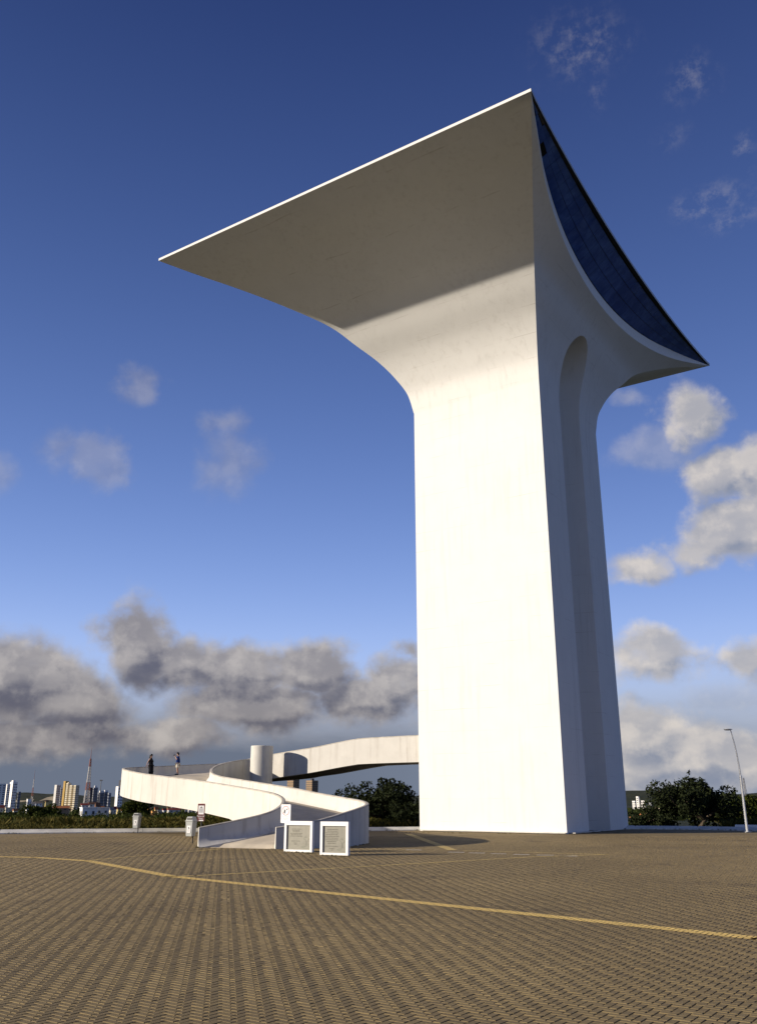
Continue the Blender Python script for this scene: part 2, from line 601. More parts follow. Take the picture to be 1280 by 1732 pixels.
# terrain falling away to the town, with the far hills
HD = [0, 62, 84, 110, 160, 300, 600, 1000, 2000, 3400]
HZ = [-0.35, -0.35, -0.35, -0.9, -2.0, -4.2, -8.5, -14, -28, -30]


def ridge(az):
    """height of the hill line by azimuth (degrees)"""
    pts = [(-180, 20), (-60, 20), (-25, 8), (-23.2, 12), (-22.6, 27), (-20.8, 30), (-19.6, 22), (-18.8, 27), (-17.5, 12), (-15, 6), (-9, -6), (-3, 4), (0, 8),
           (2.2, 14), (4, 16), (9, 24), (15.3, 38), (17.0, 40), (18.6, 32), (20.4, 20), (21.6, 20), (22.6, 30), (25, 36), (30, 30), (60, 25), (180, 20)]
    return float(np.interp(az, [p[0] for p in pts], [p[1] for p in pts]))


def terr(x, y):
    d, az = math.hypot(x, y), math.degrees(math.atan2(x, y))
    z = float(np.interp(d, HD, HZ))
    if d > 3400:
        t = min(1, (d - 3400) / 1900)
        t = t * t * (3 - 2 * t)
        rz = ridge(az) + 5 * mnoise.fractal(Vector((x * 0.0016, y * 0.0016, 0)), 0.8, 2.0, 4)
        z = -30 + (rz + 30) * t if d < 5300 else rz - (d - 5300) * 0.008
    elif d > 90:
        z += min(1, (d - 90) / 400) * 1.6 * mnoise.fractal(Vector((x * 0.01, y * 0.01, 3)), 0.8, 2.0, 3)
    return z


azs = list(np.concatenate([np.linspace(-180, -34, 60), np.linspace(-32, 32, 320), np.linspace(34, 180, 60)]))
rads = [1, 55, 62, 70, 78, 84, 92, 100, 110, 125, 145, 170, 210, 260, 320, 400, 500, 620, 800, 1000, 1300, 1600, 2000, 2500, 3000, 3400] + list(np.linspace(3600, 5300, 14)) + [5600, 6200, 7500, 9500, 14000]
mb = MB()
mb.grid([[(r * math.sin(R(a)), r * math.cos(R(a)), terr(r * math.sin(R(a)), r * math.cos(R(a))) if r > 60 else -0.35) for a in azs] for r in rads])
structure(mb.build('terrain', 'terrain', smooth=60))
# bare sand of the dune on the left hill
mb = MB()
for (a0, a1, e0, e1) in ((-22.9, -20.4, 0, 1), (-20.1, -18.2, 0.1, 1)):
    rows = []
    for t in np.linspace(0, 1, 9):
        row = []
        for s in np.linspace(0, 1, 15):
            az = a0 + (a1 - a0) * s
            d = 4150 + (420 + 260 * math.sin(s * 3.1 + a0)) * t * math.sin(math.pi * min(max(s, 0.03), 0.97)) ** 0.6 + 120 * math.sin(s * 7)
            x, y = d * math.sin(R(az)), d * math.cos(R(az))
            row.append((x, y, terr(x, y) + 1.2))
        rows.append(row)
    mb.grid(rows)
structure(mb.build('sand_dune', 'sand', smooth=60))

# ---- pavers: real herringbone, laid with its zigzag columns along COLDIR
PW, PL = 0.105, 0.210
colaz = math.atan2(-262, 1565)
cdir = np.array([math.sin(colaz), math.cos(colaz)])
rot45 = math.atan2(cdir[1], cdir[0]) - math.pi / 4
c45, s45 = math.cos(rot45), math.sin(rot45)
FAR_PAVE = 58.0
NEAR_PAVE = 9.2


def in_view(x, y, margin=1.5):
    return NEAR_PAVE < y < FAR_PAVE and abs(x) < 0.452 * y + margin


ramp_keepout = []     # filled by the ramp footprint below


def herringbone():
    n = int(FAR_PAVE * 1.25 / PW)
    i = np.arange(-n, n)
    a, b = np.meshgrid(i, np.arange(-n // 2, n // 2))
    ox = (a + 2 * b).ravel() * PW
    oy = (a - 2 * b).ravel() * PW
    out = []
    for (w, h, dx, dy) in ((PL, PW, 0, 0), (PW, PL, 0, PW)):
        cx, cy = ox + dx + w / 2, oy + dy + h / 2
        X = cx * c45 - cy * s45
        Y = cx * s45 + cy * c45 + 25
        keep = (Y > NEAR_PAVE) & (Y < FAR_PAVE) & (np.abs(X) < 0.452 * Y + 1.5)
        out.append((X[keep], Y[keep], np.full(keep.sum(), 0.0 if w > h else math.pi / 2)))
    return [np.concatenate(q) for q in zip(*out)]


PX, PY, PA = herringbone()
PA = PA + rot45
GAP, CH, DEP = 0.0066, 0.0045, 0.026


def paver_local():
    hx, hy = PL / 2 - GAP, PW / 2 - GAP
    tx, ty = hx - CH, hy - CH
    lv = []
    for (x, y, z) in ((tx, ty, 0), (hx, hy, -0.006), (hx, hy, -DEP)):
        lv += [(-x, -y, z), (x, -y, z), (x, y, z), (-x, y, z)]
    lf = [(0, 1, 2, 3)]
    for b in (0, 4):
        for k in range(4):
            k2 = (k + 1) % 4
            lf.append((b + 4 + k, b + 4 + k2, b + k2, b + k))
    return np.array(lv), np.array(lf)


LV, LF = paver_local()
vx = np.sin(PX * 1.7 + PY * 0.9) * 0
order = np.argsort(PY + 0.25 * np.abs(PX))
visible = [k for k in order if abs(PX[k]) < 0.432 * PY[k] - 0.1 and PY[k] > 10.35]
near_set = visible[:300]
mask = np.ones(len(PX), bool)
mask[near_set] = False


def bulk(idx, name, m, parent):
    n = len(idx)
    ca, sa = np.cos(PA[idx]), np.sin(PA[idx])
    jz = RNG.normal(0, 0.0012, n)
    tx, ty = RNG.normal(0, 0.006, n), RNG.normal(0, 0.006, n)
    ja = RNG.normal(0, 0.006, n)
    lx = LV[None, :, 0] * (1 - 0 * ja[:, None]) - LV[None, :, 1] * ja[:, None]
    ly = LV[None, :, 1] + LV[None, :, 0] * ja[:, None]
    V = np.empty((n, 12, 3))
    V[:, :, 0] = PX[idx][:, None] + lx * ca[:, None] - ly * sa[:, None]
    V[:, :, 1] = PY[idx][:, None] + lx * sa[:, None] + ly * ca[:, None]
    V[:, :, 2] = LV[None, :, 2] + jz[:, None] + lx * tx[:, None] + ly * ty[:, None]
    Fq = (LF[None] + (np.arange(n) * 12)[:, None, None]).reshape(-1, 4)
    me = bpy.data.meshes.new(name)
    me.vertices.add(n * 12)
    me.vertices.foreach_set('co', V.reshape(-1).astype(np.float32))
    me.loops.add(Fq.size)
    me.loops.foreach_set('vertex_index', Fq.reshape(-1).astype(np.int32))
    me.polygons.add(len(Fq))
    me.polygons.foreach_set('loop_start', np.arange(0, Fq.size, 4, dtype=np.int32))
    me.update(calc_edges=True)
    me.shade_flat()
    me.materials.append(M[m])
    o = link(name, me, parent)
    o['kind'] = 'stuff'
    return o


bulk(np.where(mask)[0], 'paving_field', 'paver', plaza)
pm = bpy.data.meshes.new('paver')
pm.from_pydata([tuple(p) for p in LV], [], [tuple(int(i) for i in f) for f in LF])
pm.materials.append(M['paver'])
for k in near_set:
    o = bpy.data.objects.new('paver', pm)
    COL.objects.link(o)
    o.parent = plaza
    o.location = (PX[k], PY[k], random.gauss(0, 0.0012))
    o.rotation_euler = (random.gauss(0, 0.006), random.gauss(0, 0.006), PA[k] + random.gauss(0, 0.006))
# sand bed under the pavers
mb = MB()
rows = [[(s * (0.452 * y + 1.5), y, -0.0245) for s in np.linspace(-1, 1, 5)] for y in (NEAR_PAVE, 20, 32, FAR_PAVE)]
mb.grid(rows)
o = mb.build('joint_sand', 'joint', plaza)
o['kind'] = 'stuff'


# ---- painted lines, cut to the tops of the pavers they lie on
def clip_poly(poly, a, b, c):
    """keep a*x+b*y+c>=0"""
    out = []
    for i in range(len(poly)):
        p, q = poly[i], poly[(i + 1) % len(poly)]
        dp, dq = a * p[0] + b * p[1] + c, a * q[0] + b * q[1] + c
        if dp >= 0:
            out.append(p)
        if dp * dq < 0:
            t = dp / (dp - dq)
            out.append((p[0] + (q[0] - p[0]) * t, p[1] + (q[1] - p[1]) * t))
    return out


def strip(mbx, p, q, width, ext=0.0):
    p, q = np.array(p[:2]), np.array(q[:2])
    d = (q - p) / np.linalg.norm(q - p)
    p, q = p - d * ext, q + d * ext
    n = np.array([-d[1], d[0]])
    L = np.linalg.norm(q - p)
    far = []
    rel = np.stack([PX - p[0], PY - p[1]], 1)
    s, t = rel @ d, rel @ n
    idx = np.where((s > -0.2) & (s < L + 0.2) & (np.abs(t) < width / 2 + 0.2))[0]
    for k in idx:
        ca, sa = math.cos(PA[k]), math.sin(PA[k])
        hx, hy = PL / 2 - GAP - CH, PW / 2 - GAP - CH
        poly = [(PX[k] + x * ca - y * sa, PY[k] + x * sa + y * ca) for (x, y) in ((-hx, -hy), (hx, -hy), (hx, hy), (-hx, hy))]
        for (a, b, c) in ((n[0], n[1], -n @ p + width / 2), (-n[0], -n[1], n @ p + width / 2), (d[0], d[1], -d @ p), (-d[0], -d[1], d @ q)):
            poly = clip_poly(poly, a, b, c)
            if len(poly) < 3:
                break
        if len(poly) >= 3:
            mbx.add([(x, y, 0.0055) for (x, y) in poly], [tuple(range(len(poly)))])
    # beyond the laid pavers: plain strip in short pieces
    m = max(1, int(L / 0.5))
    for k in range(m):
        a, b = p + d * L * k / m, p + d * L * (k + 1) / m
        if a[1] > FAR_PAVE - 0.05 or not in_view(a[0], a[1], 1.3):
            w = n * width / 2
            mbx.add([(*(a - w), 0.004), (*(b - w), 0.004), (*(b + w), 0.004), (*(a + w), 0.004)], [(0, 1, 2, 3)])


def line(name, label, pts, width, m, cat='road marking', group=None):
    mbx = MB()
    g = [gnd(*p) for p in pts]
    for i in range(len(g) - 1):
        strip(mbx, g[i], g[i + 1], width, 0.05)
    return tag(mbx.build(name, m), label, cat, group)


line('yellow_line', 'long bright yellow painted line crossing the brown paving from left edge to right edge', [(-60, 1448.5), (60, 1451), (150, 1457), (290, 1483), (1280, 1588), (1380, 1600)], 0.38, 'yellow')
line('yellow_line', 'thin faded yellow line on the paving branching off the long bright line towards the tower', [(275, 1483.5), (330, 1482), (640, 1465), (900, 1450), (1027, 1446)], 0.22, 'fadedyellow')
line('yellow_line', 'very faint yellow line on the paving running up to the foot of the ramp', [(150, 1456), (372, 1436.5)], 0.18, 'fadedyellow')
line('yellow_line', 'short yellow line in front of the tower meeting the faded line at a point', [(1027, 1446), (785, 1439.5)], 0.22, 'fadedyellow')
line('yellow_line', 'short thick yellow stripe running from the left foot of the tower towards the viewer', [(690, 1411), (765, 1438.5)], 0.45, 'fadedyellow')
words = ['leftmost, near the plaques', 'second from the left, by the yellow stripe', 'third from the left', 'fourth from the left, mid row', 'third from the right', 'second from the right', 'rightmost, by the yellow lines']
for wd, (x0, x1, y) in zip(words, [(688, 711, 1438), (760, 783, 1442), (795, 818, 1443.3), (832, 854, 1444.6), (870, 893, 1446), (910, 934, 1447), (949, 974, 1448.3)]):
    line('white_dash', 'short white painted dash before the tower, ' + wd, [(x0, y), (x1, y + 0.4)], 0.32, 'whiteline', group='white dashes painted in front of the tower')

# kerb round the plaza
mb = MB()
for i in range(len(edge) - 1):
    a, b = edge[i], edge[i + 1]
    d = (b - a).normalized()
    n = Vector((-d.y, d.x, 0))
    L = (b - a).length
    m = max(1, int(L / 3.0))
    for k in range(m):
        p = a + d * (L * (k + 0.5) / m) + n * 0.2
        hl, jz = L / m / 2 - 0.008, random.uniform(-0.012, 0.012)
        prof = [(-.66, -.10), (-.62, .03), (-.06, .20 + jz), (.14, .22 + jz), (.16, -.10)]
        vs = [p + d * e + n * q[0] + Vector((0, 0, q[1])) for e in (-hl, hl) for q in prof]
        mb.add(vs, [(0, 1, 2, 3, 4), (9, 8, 7, 6, 5)] + [(q, 5 + q, 5 + (q + 1) % 5, (q + 1) % 5) for q in range(5)])
kerb = structure(mb.build('plaza_kerb', 'kerbwhite', normals=True))
kerb['kind'] = 'structure'
for (x0, x1, y, dy) in ((1246, 1300, 1404.0, 0.12),):
    a, b = gnd(x0, y), gnd(x1, y + 1)
    d = (b - a).normalized()
    mb = MB().box(((a.x + b.x) / 2, (a.y + b.y) / 2 + 0.15, 0.17), ((b - a).length, 0.5, 0.36), math.atan2(d.y, d.x))
    tag(bevel(mb.build('kerb_block', 'whitepaint'), 0.02), 'bright white painted length of kerb behind the street lamp', 'kerb')

# ------------------------------------------------------------------ tower
U = Vector((0.8339, -0.5519, 0))
V = Vector((0.5519, 0.8339, 0))


def W(u, v, z):
    """tower axes (survey units, z from eye) -> world"""
    p = (U * u + V * v) * K
    return Vector((p.x, p.y, H + z * K))


uL, uF, vF, vR = -37.43, -25.34, 62.376, 75.63
Zt = 45.34
uA, uB, vA, vC = -53.40, -17.70, 45.36, 92.85
Z0 = 32.9
GZ = [Z0, 34.7, 36.2, 37.7, 39.2, 40.7, 42.4, 43.6, 44.45, Zt]
GG = [0, .024, .072, .14, .234, .330, .53, .71, .86, 1]


def g(z):
    return float(pchip(GZ, GG, z)) if z > Z0 else 0.0


def uf(z):
    return uF + (uB - uF) * g(z)


def ul(z):
    return uL + (uA - uL) * g(z)


def vf(z):
    return vF + (vA - vF) * g(z)


def vr(z):
    return vR + (vC - vR) * g(z)


GND = -H / K
zlow = list(np.linspace(GND - 0.1, Z0, 12))
zup = list(np.linspace(Z0, Zt, 49))[1:]
zs = zlow + zup
tower = thing('tower', 'tall white concrete tower flaring at the top, with a blue glass front under its roof', 'tower', W(-31.4, 69, GND))
TW = Matrix.Translation(-tower.location)


def tp(u, v, z):
    return W(u, v, z) - Vector(tower.location)


mb = MB()
cols = np.linspace(0, 1, 17)
mb.grid([[tp(ul(z) + (uf(z) - ul(z)) * c, vf(z), z) for c in cols] for z in zs])                     # lit face (-v)
mb.grid([[tp(uf(z) + (ul(z) - uf(z)) * c, vr(z), z) for c in cols] for z in zs])                     # far face (+v)
def back_u(z, c):
    """the hidden side is cut back between the wings, like a second concave front"""
    return ul(z) + (uL + 0.4 * min(1, g(z) * 3) - ul(z)) * min(1.0, 1 - abs(2 * c - 1) ** 7)


bcols = [0, .015, .04, .08, .13, .2, .3, .4, .5, .6, .7, .8, .87, .92, .96, .985, 1]
mb.grid([[tp(back_u(z, c), vr(z) + (vf(z) - vr(z)) * c, z) for c in bcols] for z in zs])                # back (-u)
# right face with the arched groove and the arc cut for the glass
vc = (vF + vR) / 2
ARC0, ARC1, ARCD = 42.05, Zt - 42.05, (vC - vA) / 2


def arc_z(p):
    lo, hi = 40.0, Zt
    if abs(2 * p - 1) > 0.9999:
        return Zt
    for _ in range(40):
        z = (lo + hi) / 2
        d = (2 * p - 1) * (vr(z) - vf(z)) / 2
        if z - ARC0 - ARC1 * (d / ARCD) ** 2 > 0:
            hi = z
        else:
            lo = z
    return lo


GRT, GRS, GRR = 39.5, 36.3, 2.32


def groove_r(z):
    if z < GRS:
        return GRR
    if z >= GRT:
        return 0.0
    return GRR * math.sqrt(max(0, 1 - ((z - GRS) / (GRT - GRS)) ** 2))


zg = sorted(set([round(z, 4) for z in zlow + list(np.linspace(Z0, 36.2, 14)) + [GRS + (GRT - GRS) * math.sin(t) for t in np.linspace(0, math.pi / 2, 22)] + [40.0, 40.4]]))
NC = 10
rows = []
for z in zg:
    r = groove_r(z)
    u0 = uf(z)
    row = []
    for c in np.linspace(0, 1, NC):
        row.append(tp(u0, vf(z) + (vc - r - vf(z)) * c, z))
    for t in np.linspace(0, 1, 17)[1:-1]:
        a = math.pi * t
        # steep on the near (left) side, easing out on the far side
        dep = math.sin(a) ** 0.55 if t < 0.3 else math.sin(a) ** 0.9
        row.append(tp(u0 - dep * r * 1.35, vc - r * math.cos(a), z))
    for c in np.linspace(0, 1, NC):
        row.append(tp(u0, vc + r + (vr(z) - vc - r) * c, z))
    rows.append(row)
mb.grid(rows)
# upper part up to the arc
ztop0 = zg[-1]
ps = np.concatenate([np.array([0, .004, .01, .02, .035, .055, .08, .11, .15]), np.linspace(.2, .8, 25), 1 - np.array([.15, .11, .08, .055, .035, .02, .01, .004, 0])])
ss = np.linspace(0, 1, 26)
rows = []
arc1 = []
for s in ss:
    row = []
    for p in ps:
        z = ztop0 + (arc_z(p) - ztop0) * s
        row.append(tp(uf(z), vf(z) + (vr(z) - vf(z)) * p, z))
    rows.append(row)
mb.grid(rows)
mb.build('shaft', 'tower', tower, merge=0.002, smooth=32, normals=True)


def band_h(d):
    return 1.12 * (1 - 0.82 * (abs(d) / ARCD) ** 5)


arcpts = []
for p in ps:
    z = arc_z(p)
    v = vf(z) + (vr(z) - vf(z)) * p
    arcpts.append((uf(z), v, z, v - (vA + vC) / 2))


def arc_at(v):
    vs = [a[1] for a in arcpts]
    return (float(np.interp(v, vs, [a[0] for a in arcpts])), float(np.interp(v, vs, [a[2] for a in arcpts])))


def roof_u(v):
    q = (v - vA) / (vC - vA)
    return uB - 0.95 * math.sin(math.pi * min(max(q, 0), 1)) ** 0.75


def glass_pt(v, t, off=0.0):
    """point of the glazing: t=0 on the rim, t=1 under the roof edge"""
    u0, z0 = arc_at(v)
    h = min(band_h(v - (vA + vC) / 2), max(0.0, (Zt - z0)) * 0.55)
    u1, z1 = roof_u(v) - 0.12, Zt - 0.02
    zb = z0 + h
    return tp(u0 + (u1 - u0) * t + off * 0.6, v, zb + (z1 - zb) * t - off * 0.8)


vv = np.linspace(vA + 0.05, vC - 0.05, 90)
mb = MB()
rowa, rowb, rowc = [], [], []
for v in vv:
    u0, z0 = arc_at(v)
    h = min(band_h(v - (vA + vC) / 2), max(0.0, (Zt - z0)) * 0.55)
    rowa.append(tp(u0, v, z0))
    rowb.append(tp(u0 + 0.02, v, z0 + h))
    rowc.append(tp(u0 - 0.45, v, z0 + h))
mb.grid([rowa, rowb, rowc])
mb.build('arch_rim', 'whitepaint', tower, smooth=40)
# black backing frame behind the panes
mb = MB()
mb.grid([[glass_pt(v, t, -0.10) for v in vv] for t in (0, 1)])
mb.build('glazing_frame', 'frame', tower)
# panes
NP, NR = 38, 3
edges_v = np.linspace(vA + 0.9, vC - 0.5, NP + 1)
broken = {(0, 0), (1, 2), (3, 0)}
tcuts = [0.02, 0.36, 0.66, 0.935]
for i in range(NP):
    for j in range(NR):
        if (i, j) in broken:
            continue
        va, vb = edges_v[i] + 0.02, edges_v[i + 1] - 0.02
        ta, tb = tcuts[j] + 0.007, tcuts[j + 1] - 0.007
        jit = random.uniform(-0.012, 0.012)
        q = [glass_pt(va, ta, jit), glass_pt(vb, ta, -jit), glass_pt(vb, tb, jit), glass_pt(va, tb, jit)]
        q2 = [p + Vector((-0.02, 0.0, 0.02)) for p in q]
        MB().add(q + q2, [(0, 1, 2, 3), (7, 6, 5, 4), (0, 4, 5, 1), (1, 5, 6, 2), (2, 6, 7, 3), (3, 7, 4, 0)]).build('glass_pane', 'glass', tower)
# roof slab
mb = MB()
outline = [(uA, vA), (uB, vA)] + [(roof_u(v), v) for v in np.linspace(vA, vC, 40)[1:-1]] + [(uB, vC), (uA, vC)] + [(back_u(Zt, c), vC + (vA - vC) * c) for c in bcols[1:-1]]
n = len(outline)
lo = [tp(a, b, Zt + 0.005) for a, b in outline]
hi = [tp(a, b, Zt + 0.24) for a, b in outline]
mb.add(lo + hi, [tuple(range(n))[::-1], tuple(range(n, 2 * n))] + [(i, (i + 1) % n, n + (i + 1) % n, n + i) for i in range(n)])
mb.build('roof_slab', 'tower', tower)
# black strip painted as the recess's shade, and grey flashing over the glass
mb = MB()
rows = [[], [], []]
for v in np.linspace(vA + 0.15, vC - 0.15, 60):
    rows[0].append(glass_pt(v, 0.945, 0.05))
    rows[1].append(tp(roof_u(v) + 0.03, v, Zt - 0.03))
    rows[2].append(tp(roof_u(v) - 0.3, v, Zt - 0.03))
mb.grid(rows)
mb.build('shade_strip', 'frame', tower)
mb = MB()
rows = [[], []]
for v in np.linspace(vA + 0.05, vC - 0.05, 60):
    rows[0].append(tp(roof_u(v) + 0.035, v, Zt - 0.03))
    rows[1].append(tp(roof_u(v) + 0.035, v, Zt + 0.25))
mb.grid(rows)
mb.build('roof_flashing', 'rooflip', tower)
# painted kerb stones at the foot
for (u0, u1, v0, v1) in [(uL + 0.2, uF, vF - 0.35, vF - 0.02)] + [(uF + 0.02, uF + 0.5, vF + a, vF + a + 1.25) for a in (0.3, 2.2, 4.1, 6.0)]:
    a, b, c, d = tp(u0, v0, GND + 0.006), tp(u1, v0, GND + 0.006), tp(u1, v1, GND + 0.006), tp(u0, v1, GND + 0.006)
    up = Vector((0, 0, 0.05))
    MB().add([a, b, c, d, a + up, b + up, c + up, d + up], [(4, 5, 6, 7), (0, 1, 5, 4), (1, 2, 6, 5), (2, 3, 7, 6), (3, 0, 4, 7)]).build('base_kerb', 'kerbwhite', tower)

# ------------------------------------------------------------------ ramp
def on_bridge(x, y, v):
    r = ray(x, y)
    k = v / (r[0] * V.x + r[1] * V.y)
    return Vector((r[0] * k * K, r[1] * k * K, H + r[2] * k * K))


VB = 62.85
BW = 4.4
pairs = [
    (at(336, 1399.5, 48.1), at(467, 1399.5, 46.3)),
    (at(400, 1387, 48.7), at(530, 1390, 46.9)),
    (at(449, 1375, 49.4), at(594, 1372, 49.0)),
    (at(471, 1363, 50.4), at(623, 1361, 52.0)),
    (at(476, 1353.6, 51.5), at(614, 1354.4, 54.6)),
    (at(470.6, 1346.6, 52.5), at(587, 1349.6, 56.8)),
    (at(449.5, 1339.5, 54.2), at(539, 1341, 59.2)),
    (at(390, 1329, 58.7), at(490, 1331.4, 61.4)),
    (at(330, 1319.6, 63.3), at(424, 1321, 66.2)),
    (at(273.7, 1312.6, 66.4), at(379, 1313.7, 68.8)),
    (at(238.6, 1308, 68.5), at(363, 1308.5, 70.4)),
    (at(209, 1301.5, 71.5), at(360, 1302.5, 72.3)),
    (at(213, 1298.8, 74.5), at(365, 1297, 75.0)),
    (at(250, 1297, 78.5), at(376, 1292.5, 78.0)),
    (at(297, 1295, 82.5), at(390, 1289, 80.2)),
    (at(344, 1293, 85.5), at(408, 1285.8, 81.8)),
    (at(386, 1291, 87.0), at(424, 1283.2, 82.4)),
]
for (x, y) in ((462, 1275.7), (495, 1270), (527, 1264.8), (575, 1255), (600, 1250.4), (611.6, 1248.9), (660, 1246), (709, 1243.6)):
    p = on_bridge(x, y, VB)
    pairs.append((p + V * BW * K, p))
hpar = [0.93, 0.93, .92, .9, .88, .86, .85, .85, .85, .85, .84, .83, .82, .82, .82, .83, .85] + [.95] * 8
hpar = [h * K for h in hpar]
thick = [2.0] * 17 + [2.1] * 8


def crom(pts, n):
    out = []
    for i in range(len(pts) - 1):
        p0, p1, p2, p3 = pts[max(i - 1, 0)], pts[i], pts[i + 1], pts[min(i + 2, len(pts) - 1)]
        for k in range(n):
            t = k / n
            out.append(0.5 * (2 * p1 + (p2 - p0) * t + (2 * p0 - 5 * p1 + 4 * p2 - p3) * t * t + (3 * p1 - p0 - 3 * p2 + p3) * t**3))
    out.append(pts[-1])
    return out


NSUB = 7
A1 = crom([p[0] for p in pairs], NSUB)
A2 = crom([p[1] for p in pairs], NSUB)
tt = np.arange(len(A1)) / NSUB
HP = np.interp(tt, range(len(pairs)), hpar)
TK = np.interp(tt, range(len(pairs)), thick) * K


def bottom(i, ztop):
    t = tt[i]
    b = ztop - TK[i]
    if t <= 5.2:
        return -0.06
    if t < 7.0:
        k = (t - 5.2) / 1.8
        return -0.06 + (b + 0.06) * k
    return b


ramp = thing('ramp', 'white concrete ramp curling in an S up to the tower', 'ramp', pairs[0][0].xy.to_3d())
RO = Vector(ramp.location)


def wall_loft(Pself, Pother, name):
    rows = []
    for i in range(len(Pself)):
        a, b = Pself[i], Pother[i]
        o = (a - b)
        o.z = 0
        # outward normal: square to the wall, on the side away from the other wall
        t = Pself[min(i + 1, len(Pself) - 1)] - Pself[max(i - 1, 0)]
        t.z = 0
        nrm = Vector((-t.y, t.x, 0)).normalized()
        if nrm.dot(o) < 0:
            nrm = -nrm
        zt, zd, zb = a.z, a.z - HP[i], bottom(i, a.z)
        zd = max(zd, 0.0)
        prof = [(0.0, zb), (0.0, zt - 0.03), (-0.03, zt), (-0.17, zt), (-0.20, zt - 0.03), (-0.22, zd + 0.38), (-0.27, zd + 0.16), (-0.40, zd + 0.01), (-0.46, zd - 0.05), (-0.46, min(zb, zd - 0.05))]
        rows.append([Vector((a.x, a.y, 0)) + nrm * q[0] + Vector((0, 0, q[1])) - RO for q in prof])
    if name == 'parapet':
        crest = []
        for i, r in enumerate(rows):
            a, t2, t3, b = r[1], r[2], r[3], r[4]
            o_ = (r[1] - r[4])
            o_.z = 0
            o_ = o_.normalized() * 0.006
            up = Vector((0, 0, 0.006))
            dn = Vector((0, 0, -0.035))
            crest.append([a + o_ + dn, a + o_ * 1.2, t2 + up, t3 + up, b - o_ * 1.2, b - o_ + dn])
        MB().grid(crest).build('coping', 'coping', ramp, smooth=40)
    mb = MB()
    cl = [r + [r[0]] for r in rows]
    mb.grid(cl)
    n = len(rows[0])
    for r in (rows[0], rows[-1]):
        mb.add(r, [tuple(range(n))])
    return mb.build(name, 'ramp', ramp, merge=0.0005, smooth=35, normals=True)


wall_loft(A1, A2, 'parapet')
wall_loft(A2, A1, 'parapet')
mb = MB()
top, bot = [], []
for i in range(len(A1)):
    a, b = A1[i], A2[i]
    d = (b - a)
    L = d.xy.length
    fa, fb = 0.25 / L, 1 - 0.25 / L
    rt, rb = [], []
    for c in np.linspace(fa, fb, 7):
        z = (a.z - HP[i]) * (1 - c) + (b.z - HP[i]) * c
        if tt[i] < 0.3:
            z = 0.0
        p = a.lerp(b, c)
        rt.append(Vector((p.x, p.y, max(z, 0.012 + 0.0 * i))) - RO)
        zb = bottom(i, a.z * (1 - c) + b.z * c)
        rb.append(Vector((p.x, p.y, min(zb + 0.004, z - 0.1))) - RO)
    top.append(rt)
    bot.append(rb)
MB().grid(bot, True).build('soffit', 'soffitshade', ramp, smooth=40)
mb.grid(top)
mb.grid([top[0], bot[0]])
mb.grid([top[-1], bot[-1]], True)
mb.build('deck', 'deck', ramp, smooth=40)


def deck_z(x, y):
    best = min(range(len(A1)), key=lambda i: abs((A1[i].xy - Vector((x, y))).cross(A2[i].xy - A1[i].xy)) / ((A2[i].xy - A1[i].xy).length ** 1)
               + (0 if (Vector((x, y)) - A1[i].xy).dot(A2[i].xy - A1[i].xy) > 0 and (Vector((x, y)) - A2[i].xy).dot(A1[i].xy - A2[i].xy) > 0 else 99))
    a, b = A1[best], A2[best]
    c = (Vector((x, y)) - a.xy).dot((b - a).xy) / (b - a).xy.length_squared
    return (a.z - HP[best]) * (1 - c) + (b.z - HP[best]) * c


# round column rising inside the upper loop
cp = at(442, 1300, 79.6)
colt = thing('column', 'round white column standing in the upper loop of the ramp', 'column', (cp.x, cp.y, 0))
rc = 19.0 * 79.6 / 1565 * K
ztc = at(442, 1261.5, 79.0).z
MB().tube([(0, 0, -0.1), (0, 0, 2), (0, 0, ztc - 0.04)], rc, 48, False).build('drum', 'ramp', colt, smooth=40)
MB().tube([(0, 0, ztc - 0.04), (0, 0, ztc), (0, 0, ztc + 0.001)], [rc, rc - 0.02, 0.02], 48).build('cap', 'ramp', colt, smooth=40)

# ------------------------------------------------------------------ vegetation
def leaf_cloud(mbx, centres, n, size, rng, flat=0.0):
    """leaf sized quads spread through ellipsoid clumps: centres=(x,y,z,rx,ry,rz)"""
    w = np.array([c[3] * c[4] + c[3] * c[5] for c in centres])
    cnt = np.maximum(6, (n * w / w.sum()).astype(int))
    for (c, k) in zip(centres, cnt):
        d = rng.normal(0, 1, (k, 3))
        d /= np.linalg.norm(d, axis=1)[:, None]
        rad = rng.uniform(0.35, 1.0, k) ** 0.5 * rng.uniform(0.85, 1.12, k)
        P = np.array(c[:3]) + d * rad[:, None] * np.array(c[3:6])
        a = rng.normal(0, 1, (k, 3)) + d * 0.2
        a /= np.linalg.norm(a, axis=1)[:, None]
        b = np.cross(a, rng.normal(0, 1, (k, 3)))
        b /= np.linalg.norm(b, axis=1)[:, None]
        s = size * rng.uniform(0.6, 1.5, k)
        for p, x, y, q in zip(P, a, b, s):
            x, y = x * q, y * q * 0.55
            mbx.add([p - x, p - y * 0.9 + x * 0.1, p + x, p + y], [(0, 1, 2, 3)])


